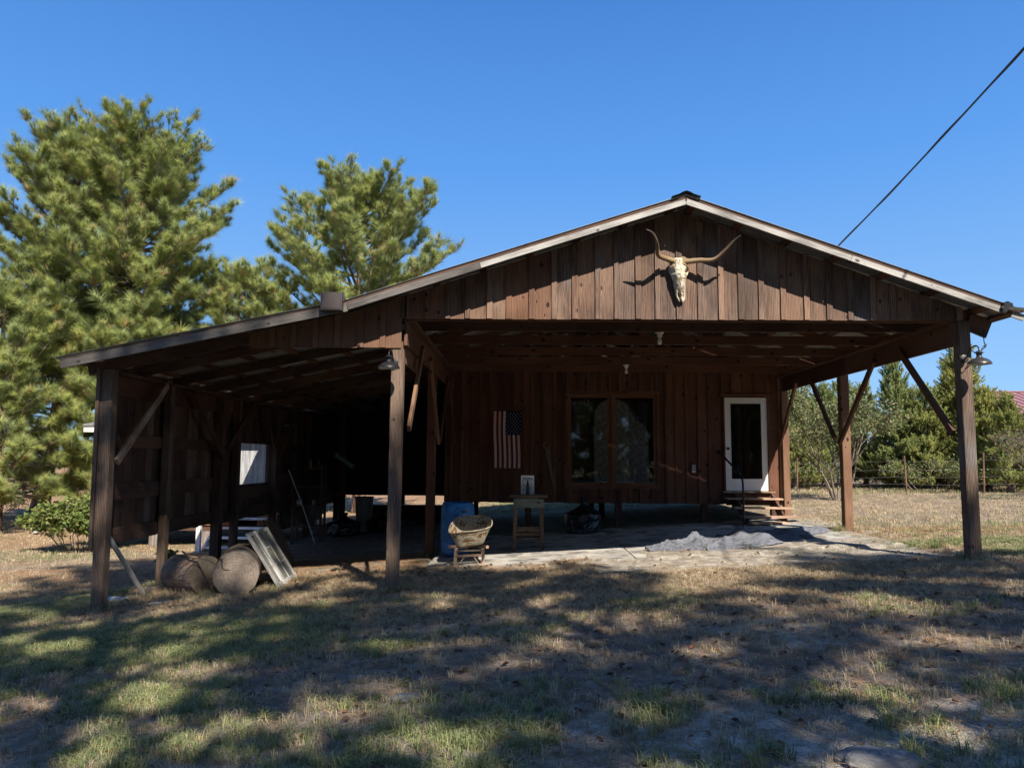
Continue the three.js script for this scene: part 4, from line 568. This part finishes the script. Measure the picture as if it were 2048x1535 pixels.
// pine: profile(t) gives crown radius at t of crown height
function pine(label, pos, o) {
  const save = rnd; rnd = mulberry(o.seed); const y0 = gh(pos[0], pos[1]), base = V(pos[0], y0, pos[1]), t = thing('pine_tree', label, 'tree', [base.x, base.y, base.z], o.group || 'pine trees'); const H = o.H, lean = o.lean || 0;
  const tp = [], trunkAt = (h) => V(base.x + lean * h / H + .12 * Math.sin(h * .5 + o.seed), y0 + h, base.z + .1 * Math.sin(h * .4 + o.seed * 2)); for (let k = 0; k <= 8; k++) tp.push(trunkAt(H * .97 * k / 8 - (k ? 0 : .2)));
  const R0 = o.r || H * .02; const tr = tube(tp, (q) => R0 * (1 - .88 * q) * (1 + .35 * Math.exp(-q * 22)), 12, 30); tr.attributes.uv.array.forEach((v, i, A) => { A[i] = i % 2 ? v * .8 : v * 2; }); part('trunk', tr, mBark, t);
  const wood_ = [], M = [[], []], C = [[], []], n = o.n || 26;
  const tuftAt = (p, d) => { const k = rnd() < .5 ? 0 : 1; d = d.clone().add(V(rr(-.35, .35), rr(.1, .9), rr(-.35, .35))).normalize(); M[k].push(trs(p.clone().sub(base), d, rr(.8, 1.2) * (o.ts || 1.0) * (rnd() < .25 ? rr(1.1, 1.5) : 1), rnd() * 6)); const y = rnd(), w = rnd(); C[k].push(y < .05 ? new THREE.Color(.46, .34, .14) : new THREE.Color(lerp(.27, .44, w), lerp(.33, .46, w), lerp(.11, .155, rnd()))); };
  for (let k = 0; k < n; k++) {
    const ct = (k + rnd()) / n, h = lerp(o.hb, H * .985, ct), nb = o.nb || 4, L0 = o.R * o.profile(ct);
    for (let b = 0; b < nb; b++) {
      const a = k * 2.4 + b * 6.283 / nb + rr(-.4, .4), L = L0 * rr(.72, 1.08), el = lerp(-.08, .8, ct) + rr(-.15, .2), p0 = trunkAt(h), dir = V(Math.cos(a) * Math.cos(el), Math.sin(el), Math.sin(a) * Math.cos(el));
      const p1 = p0.clone().addScaledVector(dir, L * .5).add(V(0, -.05 * L, 0)), p2 = p0.clone().addScaledVector(dir, L).add(V(0, .12 * L, 0)); const c = new THREE.CatmullRomCurve3([p0, p1, p2]); wood_.push(tube([p0, p1, p2], [.012 + L * .014, .008], 5, 5, false));
      const nt = Math.max(2, Math.round(L * (o.tw || 4.2)));
      for (let q = 0; q < nt; q++) {
        const s = lerp(ct > .85 ? .1 : .3, 1, (q + rnd()) / nt), bp = c.getPoint(s), bd = c.getTangent(s), side = V(-bd.z, 0, bd.x).normalize().multiplyScalar(q % 2 ? 1 : -1), td = bd.clone().multiplyScalar(.7).addScaledVector(side, rr(.4, 1)).add(V(0, rr(0, .75), 0)).normalize(), tl = rr(.3, .85) * (1.25 - .5 * s) * Math.min(1, L * .5 + .3), ep = bp.clone().addScaledVector(td, tl);
        wood_.push(tube([bp, bp.clone().lerp(ep, .5), ep], [.01, .005], 3, 1, false)); const m = Math.max(2, Math.round(tl * (o.dens || 13) * rr(.5, 1.4))); for (let w = 0; w < m; w++) { const f = lerp(.35, 1, (w + .7) / m), pp = bp.clone().lerp(ep, f).add(V(rr(-.09, .09), rr(-.05, .09), rr(-.09, .09))); tuftAt(pp, td); }
      }
      tuftAt(p2, dir); tuftAt(p2, UP);
    }
  }
  for (let k = 0; k < 6; k++) tuftAt(trunkAt(H * (.95 + .012 * k)), UP);
  if (o.stubs) for (let k = 0; k < o.stubs; k++) { const h = lerp(o.hb * .25, o.hb, rnd()), a = rnd() * 6.283, L = rr(.6, 2.2), p = trunkAt(h); wood_.push(tube([p, p.clone().add(V(Math.cos(a) * L * .5, rr(-.1, .3), Math.sin(a) * L * .5)), p.clone().add(V(Math.cos(a) * L, rr(-.5, .4), Math.sin(a) * L))], [.028, .007], 5, 5, false)); }
  part('branches', merge(wood_), mTwig, t); for (const k of [0, 1]) place('needle_crown', o.big ? tuftBig : k ? tuftB : tuftA, mNeedle, M[k], C[k], t); rnd = save; return M[0].length + M[1].length;
}
const crown = (e, w) => (t) => Math.min(1, Math.pow((1 - t) / .4, e)) * (t < .25 ? w + (1 - w) * t * 4 : 1);
const dome = (t) => Math.pow(Math.sin(Math.PI * Math.min(1, .22 + t * .76)), .62), cone = (t) => Math.pow(1 - t, .75) * .95 + .08, tall = (t) => (t < .35 ? .62 + .4 * t : 1) * Math.pow(1 - Math.max(0, t - .35) / .68, .6);
let nT = 0;
nT += pine('tall round-topped pine with a bare lower trunk, right of the leftmost pine', [-13.4, -25], { H: 12.8, hb: 5.3, R: 3.1, profile: crown(.33, .55), seed: 21, n: 27, nb: 5, r: .3, stubs: 14, lean: .5, tw: 5.2 });
nT += pine('leftmost tall pine, cut by the edge of the picture', [-16.4, -26], { H: 13.4, hb: 4.2, R: 3.1, profile: crown(.36, .65), seed: 5, n: 26, nb: 5, r: .28, stubs: 16, lean: .9, tw: 5 });
nT += pine('broad open pine rising behind the roof, right of all the other pines', [-6.2, -28.5], { H: 12.5, hb: 3.0, R: 4.1, profile: crown(.6, .9), seed: 33, n: 26, nb: 6, r: .24, tw: 4.6, lean: -.1 });
nT += pine('small pine behind the lean-to roof, between the tall pine and the broad one', [-10.4, -27.5], { H: 9.0, hb: 2.4, R: 2.8, profile: crown(.7, .9), seed: 44, n: 20, r: .15, tw: 4.8 });
nT += pine('young low pine with foliage near the ground at the far left', [-15.6, -22.5], { H: 7.4, hb: 1.0, R: 2.7, profile: crown(.7, .9), seed: 52, n: 15, nb: 5, tw: 5, r: .14 });
nT += pine('young bushy pine close behind the left corner post', [-12.4, -24.0], { H: 6.4, hb: .7, R: 2.3, profile: crown(.7, .9), seed: 57, n: 14, nb: 5, tw: 5, r: .12 });
nT += pine('young pine behind the two tall pines, low and dense', [-18.5, -30], { H: 8.5, hb: .8, R: 3.2, profile: crown(.7, .9), seed: 61, n: 14, nb: 5, tw: 5, r: .12 });
// pines behind the camera that shade the yard
[[1.2, 4.6, 19.5, 5.2, 3.3, 71, 'pine behind the viewpoint, nearest to the camera'], [6.0, 5.2, 16.5, 5.5, 3.5, 73, 'pine behind the viewpoint, second to the right'], [10.6, 3.8, 14, 4.6, 3.3, 79, 'pine behind the viewpoint, farthest to the right'], [-2.6, 6.6, 16.5, 6, 3.0, 83, 'pine behind the viewpoint, farthest to the left']].forEach(([x, z, H, hb, R, seed, lab]) => { nT += pine(lab, [x, z], { H, hb, R, profile: dome, seed, n: 20, nb: 4, r: .26, big: true, dens: 7.6, tw: 3.7, ts: 1.0, group: 'pines behind the viewpoint' }); });
{ rnd = mulberry(555); const M = [], C = [], w = []; for (let k = 0; k < 7000; k++) { const x = rr(-34, 40), z = 17 + 9 * rnd() + 3 * Math.sin(x * .4), top = 7.0 + 3.0 * fbm(x * .25, 3, 3) + 1.5 * Math.sin(x * 1.9), y = top * Math.pow(rnd(), .8); M.push(trs(V(x, y, z), V(rr(-1, 1), rr(.2, 1), rr(-1, 1)).normalize(), rr(2.8, 4.4), rnd() * 6)); const v = rnd(); C.push(new THREE.Color(lerp(.10, .2, v), lerp(.14, .23, v), .055)); }
  for (let k = 0; k < 46; k++) { const x = rr(-34, 40), z = 16.5 + 8 * rnd(); w.push(tube([V(x, -.5, z), V(x + rr(-.3, .3), 5, z), V(x + rr(-.5, .5), 10, z)], [.2, .06], 6, 4, false)); }
  const g = new THREE.Group(); g.name = 'far_woodland'; g.userData = { kind: 'stuff', label: 'dense woodland behind the viewpoint, mirrored in the panes', category: 'woodland' }; g.wp = V(0, 0, 0); scene.add(g); place('foliage', tuftBig, mNeedle, M, C, g); const tm = part('trunks', merge(w), mTwig, g); tm.userData.kind = 'stuff'; }
// red cedars
function sprayGeo(seed) { const r = mulberry(seed), P = []; for (let k = 0; k < 34; k++) { const f = r(), a = r() * 6.283, L = .05 + .09 * (1 - f), b = V(0, f * .34, 0), d = V(Math.cos(a) * .75, .8, Math.sin(a) * .75).normalize(), s = V(-Math.sin(a), 0, Math.cos(a)).multiplyScalar(.011), e = b.clone().addScaledVector(d, L); P.push(b.x - s.x, b.y, b.z - s.z, b.x + s.x, b.y, b.z + s.z, e.x, e.y, e.z); const m = b.clone().lerp(e, .5), e2 = m.clone().add(V((r() - .5) * .08, .03, (r() - .5) * .08)); P.push(m.x - s.x, m.y, m.z - s.z, m.x + s.x, m.y, m.z + s.z, e2.x, e2.y, e2.z); } return tris(P); }
const spray = [sprayGeo(1), sprayGeo(2)], mCedar = leafMat(.8, .3);
function cedar(label, x, z, H, R, seed, tint = 0) {
  const save = rnd; rnd = mulberry(seed); const y = gh(x, z), t = thing('cedar_tree', label, 'tree', [x, y, z], 'cedars along the fence'), M = [[], []], C = [[], []], w = [];
  part('trunk', tube([V(x, y - .1, z), V(x + .05, y + H * .5, z), V(x, y + H * .93, z)], [.11, .012], 8), mTwig, t);
  const nb = Math.round(H * 38); for (let k = 0; k < nb; k++) {
    const f = Math.pow(rnd(), 1.25) * .985, h = .12 + f * (H - .15), lump = .72 + .6 * fbm(f * 5 + seed, seed * 3.1 + Math.floor(rnd() * 3), 2), L = R * (Math.pow(1 - f, .8) * .95 + .06) * (f < .12 ? .75 + f * 2 : 1) * lump * rr(.65, 1.05), a = rnd() * 6.283, el = lerp(.25, .95, f) + rr(-.2, .25), p0 = V(x, y + h, z), d = V(Math.cos(a) * Math.cos(el), Math.sin(el), Math.sin(a) * Math.cos(el)), p1 = p0.clone().addScaledVector(d, L);
    w.push(tube([p0, p0.clone().lerp(p1, .5), p1], [.013, .004], 3, 1, false)); const n = Math.max(4, Math.round(L * 20)); for (let q = 0; q < n; q++) { const s = lerp(.25, 1.02, Math.sqrt(rnd())), b = rnd() < .5 ? 0 : 1, p = p0.clone().lerp(p1, s).add(V(rr(-.13, .13), rr(-.1, .1), rr(-.13, .13))); M[b].push(trs(p.sub(V(x, y, z)), d.clone().add(V(rr(-.6, .6), rr(.1, .9), rr(-.6, .6))).normalize(), rr(.7, 1.25), rnd() * 6)); const v = rnd(); C[b].push(new THREE.Color(lerp(.18, .36, v) + tint * .05, lerp(.235, .38, v) + tint * .03, lerp(.085, .12, v))); }
  }
  part('branches', merge(w), mTwig, t); for (const k of [0, 1]) place('foliage_crown', spray[k], mCedar, M[k], C[k], t); nT += M[0].length * 2; rnd = save;
}
const D2 = (px, D) => (px - 1047) / 1530 * D;
[[1583, 29.5, 3.7, 1.25, 'cedar just right of the house corner', 1], [1640, 31, 4.0, 1.3, 'cedar behind the multi-stemmed tree', 0], [1722, 30, 3.8, 1.3, 'cedar right of the middle carport post', 1], [1787, 28.5, 4.8, 1.15, 'slender pointed cedar with a thin leader, between the right carport posts', 0], [1843, 28, 3.6, 1.25, 'broad cedar left of the right corner post', 1], [1916, 28.5, 5.7, 1.45, 'tallest cedar, partly behind the right corner post', 2], [1962, 27, 3.4, 1.15, 'cedar just right of the corner post, before the red roof', 2], [2003, 25.5, 3.0, .95, 'low cedar in front of the red roof', 1], [2070, 28, 2.7, 1.2, 'cedar cut by the right edge of the picture', 0], [1810, 31.5, 3.7, 1.4, 'dark cedar in the back row behind the slender one', 0], [1880, 31, 3.8, 1.3, 'dark cedar in the back row beside the tallest', 0], [1680, 33, 4.4, 1.4, 'dark cedar in the back row near the middle post', 0], [1600, 34, 4.0, 1.5, 'dark cedar in the back row near the house', 0], [1560, 30.5, 3.9, 1.3, 'cedar half hidden behind the house wall', 1]].forEach(([px, D, H, R, lab, tint], i) => cedar(lab, D2(px, D), -D, H, R, 200 + i * 7, tint));
// leafy shrubs and small trees
function leafGeo(L, W) { const g = [0, 0, 0, W * .5, L * .45, .15 * W, -W * .5, L * .45, .15 * W, -W * .5, L * .45, .15 * W, W * .5, L * .45, .15 * W, 0, L, -.1 * W]; return tris(g); }
const leafSmall = leafGeo(.085, .05), leafMid = leafGeo(.12, .075), mLeaf = leafMat(.6, .35);
function stems(name, label, cat, x, z, o) {                   // several forking stems and leaves near their ends
  const save = rnd; rnd = mulberry(o.seed); const y = gh(x, z), t = thing(name, label, cat, [x, y, z], o.group), w = [], M = [], C = [];
  const grow = (p, d, L, r, lev) => { const e = p.clone().addScaledVector(d, L), m = p.clone().lerp(e, .5).add(V(rr(-.06, .06) * L, 0, rr(-.06, .06) * L)); w.push(tube([p, m, e], [r, r * .62], lev > 1 ? 4 : 6, 3, false));
    if (lev >= o.lev - 1) { const n = Math.round(o.leaves * L); for (let k = 0; k < n; k++) { const q = p.clone().lerp(e, rnd()).add(V(rr(-1, 1), rr(-1, 1), rr(-1, 1)).multiplyScalar(o.spread)); M.push(trs(q.sub(V(x, y, z)), V(rr(-1, 1), rr(-.6, .8), rr(-1, 1)).normalize(), rr(.6, 1.2), rnd() * 6)); const c = o.col[Math.floor(rnd() * o.col.length)], v = rr(.8, 1.2); C.push(new THREE.Color(c[0] * v, c[1] * v, c[2] * v)); } }
    if (lev < o.lev) { const n = lev ? 2 + (rnd() < .5 ? 1 : 0) : 3; for (let k = 0; k < n; k++) grow(e, d.clone().add(V(rr(-1, 1), rr(-.25, .5), rr(-1, 1)).multiplyScalar(o.fork || .6)).normalize(), L * rr(.6, .85), r * .6, lev + 1); } };
  for (let k = 0; k < o.n; k++) { const a = k / o.n * 6.283 + rr(-.3, .3); grow(V(x + Math.cos(a) * o.base, y - .05, z + Math.sin(a) * o.base), V(Math.cos(a) * o.out, 1, Math.sin(a) * o.out).normalize(), o.L * rr(.8, 1.15), o.r, 0); }
  part('stems', merge(w), o.mat || mTwig, t); if (M.length) place('leaf_crown', o.leaf || leafSmall, mLeaf, M, C, t); rnd = save; return t;
}
const mPaleBark = S({ color: new THREE.Color(.36, .29, .22), map: tSpeck, roughness: .9 });
stems('crape_myrtle', 'multi-stemmed pale-barked small tree behind the middle carport post', 'tree', 9.2, -22.7, { seed: 301, n: 6, base: .12, out: .42, L: 1.15, r: .04, lev: 4, leaves: 120, spread: .24, col: [[.17, .22, .09], [.24, .26, .11], [.28, .22, .11], [.14, .19, .08]], mat: mPaleBark, fork: .5 });
stems('bare_shrub', 'half-bare pale shrub at the right edge by the fence', 'shrub', 14.9, -21.6, { seed: 311, n: 7, base: .2, out: .7, L: .8, r: .028, lev: 4, leaves: 16, spread: .1, col: [[.11, .13, .06], [.2, .13, .09]], mat: mPaleBark, fork: .75 });
const bush = stems('flowering_bush', 'leafy light green bush with a few white flowers, left of the corner post', 'bush', -10.0, -17.3, { seed: 321, n: 13, base: .25, out: .75, L: .5, r: .014, lev: 3, leaves: 85, spread: .1, col: [[.17, .21, .05], [.13, .18, .045], [.22, .23, .07]], leaf: leafMid, fork: .8 });
{ const r = mulberry(4); for (const [dx, dy, dz] of [[-.72, .42, .4], [.55, .35, .5], [.3, 1.1, .3], [-.1, .75, .62]]) { const p = V(-10.0 + dx, gh(-10, 0) + dy, -17.3 + dz), pet = []; for (let k = 0; k < 9; k++) { const a = k * .7, q = leafGeo(.07, .06); q.rotateX(.7 + r() * .5).rotateY(a); q.translate(p.x, p.y, p.z); pet.push(q); } part('flower', merge(pet), S({ color: new THREE.Color(.72, .70, .72), roughness: .7, side: THREE.DoubleSide }), bush); } }
[[4.2, -30.5, 'scrubby green undergrowth along the fence behind the house'], [-8.6, -30.5, 'green undergrowth behind the shed'], [-19.5, -27, 'dark undergrowth at the far left below the pines'], [10.6, -29.8, 'undergrowth beneath the cedars near the middle post'], [14.6, -27.2, 'undergrowth beneath the cedars near the corner post'], [17.6, -26.2, 'undergrowth beneath the red roofed house']].forEach(([x, z, lab], i) => stems('undergrowth_shrub', lab, 'shrub', x, z, { seed: 400 + i * 13, n: 12, base: .8, out: .9, L: .55, r: .02, lev: 3, leaves: 60, spread: .18, col: [[.12, .17, .065], [.2, .24, .09], [.24, .21, .1]], fork: .9, group: 'undergrowth shrubs' }));
stems('weed', 'small leafy weed under the lean-to wall', 'plant', -6.2, -13.6, { seed: 331, n: 4, base: .04, out: .35, L: .16, r: .006, lev: 2, leaves: 110, spread: .04, col: [[.17, .22, .06]], fork: .6 });
// grass, straw and leaves on the ground
{
  rnd = mulberry(12345);
  const blade = (seed, n, h, w, bend, rad) => { const r = mulberry(seed), P = []; for (let k = 0; k < n; k++) { const a = r() * 6.283, b = r() * 6.283, x = Math.cos(a) * rad * r(), z = Math.sin(a) * rad * r(), H = h * (.55 + .7 * r()), o = bend * H * (.3 + r()), s = V(-Math.sin(b), 0, Math.cos(b)).multiplyScalar(w / 2), m = [x + Math.cos(b) * o * .3, H * .6, z + Math.sin(b) * o * .3], e = [x + Math.cos(b) * o, H * (.95 - .3 * bend), z + Math.sin(b) * o]; P.push(x - s.x, 0, z - s.z, x + s.x, 0, z + s.z, m[0] + s.x * .8, m[1], m[2] + s.z * .8, x - s.x, 0, z - s.z, m[0] + s.x * .8, m[1], m[2] + s.z * .8, m[0] - s.x * .8, m[1], m[2] - s.z * .8, m[0] - s.x * .8, m[1], m[2] - s.z * .8, m[0] + s.x * .8, m[1], m[2] + s.z * .8, ...e); } return tris(P); };
  const mG = leafMat(.7, .3), gA = blade(1, 11, .10, .0062, .85, .06), gB = blade(2, 12, .12, .005, 1.1, .06), gF = blade(3, 12, .15, .011, .8, .16);
  const cls = { grass_near: [[], []], dry_grass: [[], []], field_grass: [[], []] }, onPad = (x, z) => x > PAD.x0 && x < PAD.x1 && z > PAD.z0 && z < PAD.z1 && gDetail(x, z) < padTop(x, z) + .004;
  const under = (x, z) => (x > -5.4 && x < 5.6 && z < ZW + .2 && z > -23) || (x > -9.9 && x < -5.7 && z < -18 && z > -22);
  const sandy = (x, z) => x > 1 && x < 5.6 && z > -13.5 && z < -10.2;
  const add = (k, x, z, s, c) => { cls[k][0].push(trs(V(x, gDetail(x, z) - .006, z), V(rr(-.2, .2), 1, rr(-.2, .2)).normalize(), s, rnd() * 6)); cls[k][1].push(c); };
  const green = () => { const v = rnd(); return new THREE.Color(lerp(.13, .38, v), lerp(.18, .38, v), lerp(.07, .16, v)); }, tan = () => { const v = rr(.55, 1.3); return new THREE.Color(.50 * v, .40 * v, .26 * v); };
  for (let k = 0; k < 190000 && cls.grass_near[0].length < 60000; k++) { const z = -2.6 - 9.2 * Math.sqrt(rnd()), x = rr(-.78, .78) * (-z + 1) + 0, w = cover(x, z), t = w.sand + w.straw + w.green + w.orange + w.dirt, p = (w.green * 1.0 + w.straw * .22) / t; if (onPad(x, z) || under(x, z) || (sandy(x, z) && rnd() < .9)) continue; if (rnd() < p) { const gr = rnd() < w.green / (w.green + w.straw * .55); add('grass_near', x, z, rr(.5, 1.05) * (gr ? 1 : .8), gr ? green() : tan()); } }
  for (let k = 0; k < 26000; k++) { const z = -2.6 - 10 * Math.sqrt(rnd()), x = rr(-.78, .78) * (-z + 1), w = cover(x, z); if (onPad(x, z) || under(x, z) || (sandy(x, z) && rnd() < .85) || rnd() > .25 + .6 * w.straw) continue; add('dry_grass', x, z, rr(.3, .75), tan()); }
  for (let k = 0; k < 60000; k++) { const z = -10 - 24 * Math.pow(rnd(), .8), x = rr(-.85, .85) * -z, w = cover(x, z), t = w.sand + w.straw + w.green + w.orange + w.dirt; if (onPad(x, z) || under(x, z) || (x > -5.4 && x < 5.7 && z > -23) || rnd() > .35 + .6 * w.green / t) continue; const c = rnd() < 1.2 * w.green / t ? green() : tan(); c.multiplyScalar(1.05); add('field_grass', x, z, rr(.3, .7) * (z < -26 && x > 5 ? 1.9 : 1), c); }
  for (const [px, pz, q] of [[XR, -9.875, .13], [XR, -13.6, .13], [XM, -9.875, .13], [XM, -13.6, .12], [XL, -9.875, .13], [XL, -11.55, .11], [-3.87, -10.4, .36], [-4.7, -10.95, .36]]) for (let k = 0; k < 60; k++) { const a = rnd() * 6.283, d = q * rr(.75, 1.9); add('dry_grass', px + Math.cos(a) * d, pz + Math.sin(a) * d, rr(.5, 1.2), rnd() < .35 ? green() : tan()); }
  [['lawn_grass', 'grass_near', gA, 'short patchy green grass in the yard'], ['dry_grass', 'dry_grass', gB, 'dry straw-coloured grass scattered over the yard'], ['field_grass', 'field_grass', gF, 'sunlit dry field grass beside and behind the barn']].forEach(([n, k, g, lab]) => { const m = place(n, g, mG, cls[k][0], cls[k][1], scene); m.userData = { kind: 'stuff', label: lab, category: 'grass' }; });
  // fallen needles and leaves
  const P = []; { const r = mulberry(6); for (let k = 0; k < 10; k++) { const a = r() * 6.283, x = (r() - .5) * .12, z = (r() - .5) * .12, L = .06 + .07 * r(), s = V(-Math.sin(a), 0, Math.cos(a)).multiplyScalar(.0016); const e = [x + Math.cos(a) * L, .003 + .02 * r(), z + Math.sin(a) * L]; P.push(x - s.x, .003, z - s.z, x + s.x, .004, z + s.z, e[0], e[1], e[2]); } } const straw = tris(P), M1 = [], C1 = [];
  for (let k = 0; k < 34000; k++) { const z = -2.6 - 11.5 * Math.sqrt(rnd()), x = rr(-.78, .78) * (-z + 1); if (under(x, z) || ((onPad(x, z) || sandy(x, z)) && rnd() < .93)) continue; if (rnd() > .4 + .5 * smooth(-7, -9, z)) continue; const y = onPad(x, z) ? padTop(x, z) : gDetail(x, z); M1.push(trs(V(x, y + .002, z), V(rr(-.1, .1), 1, rr(-.1, .1)).normalize(), rr(.7, 1.3), rnd() * 6)); const v = rr(.6, 1.2); C1.push(new THREE.Color(.34 * v, .19 * v, .09 * v)); }
  place('pine_straw', straw, S({ color: 0xffffff, roughness: 1, side: THREE.DoubleSide }), M1, C1, scene).userData = { kind: 'stuff', label: 'fallen brown pine needles over the yard', category: 'pine straw' };
  const lf = []; { const R = .045, n = 9; for (let k = 0; k < n; k++) { const f = (q) => { const a = q / n * 6.283, r = R * (.62 + .38 * Math.abs(Math.cos(a * 2.5))); return [Math.cos(a) * r * .75, .012 + .02 * Math.cos(a) ** 2 - .008 * Math.sin(a * 3), Math.sin(a) * r * 1.25]; }; lf.push(0, .006, 0, ...f(k + 1), ...f(k)); } } const leafG = tris(lf), M2 = [], C2 = [];
  for (let k = 0; k < 2600; k++) { const z = -2.6 - 9.5 * Math.sqrt(rnd()), x = rr(-.78, .78) * (-z + 1); if (under(x, z) || onPad(x, z) || (sandy(x, z) && rnd() < .8)) continue; M2.push(trs(V(x, gDetail(x, z) + .008, z), V(rr(-.5, .5), 1, rr(-.5, .5)).normalize(), rr(.3, .8), rnd() * 6)); const v = rr(.35, 1.1), q = rnd() < .1 ? [.32, .13, .065] : [.19, .12, .075]; C2.push(new THREE.Color(q[0] * v, q[1] * v, q[2] * v)); }
  place('fallen_leaves', leafG, leafMat(.8, .15), M2, C2, scene).userData = { kind: 'stuff', label: 'dry brown leaves scattered over the yard', category: 'leaves' };
  console.log('instances', nT, Object.values(cls).map(c => c[0].length), M1.length, M2.length);
}
function stone(x, z, r, label, seed, col = [.36, .34, .31]) { const g = new THREE.IcosahedronGeometry(1, 4), p = g.attributes.position; for (let i = 0; i < p.count; i++) { const v = V(p.getX(i), p.getY(i), p.getZ(i)), q = 1 + .45 * (fbm(v.x * 1.3 + seed, v.y * 1.3 + v.z * 1.7, 3) - .5); p.setXYZ(i, x + v.x * q * r, gDetail(x, z) + v.y * q * r * .32 + r * .02, z + v.z * q * r * .7); } g.computeVertexNormals(); single('stone', g, S({ color: new THREE.Color(...col), map: tSpeck, bumpMap: tSpeck, bumpScale: .01, roughness: .95 }), label, 'stone', 'stones in the yard'); }
stone(1.75, -3.92, .2, 'flat grey stone at the bottom edge of the picture', 2); stone(.66, -4.3, .045, 'small white stone in the grass near the bottom of the picture', 5, [.6, .58, .54]); stone(-.78, -5.3, .11, 'half-buried grey stone in the shaded yard', 8); stone(4.9, -7.6, .09, 'pale stone in the yard at the right', 11, [.5, .48, .45]);

scene.traverse((o) => { if (o.isMesh) { o.castShadow = true; o.receiveShadow = true; } });
renderer.render(scene, camera);
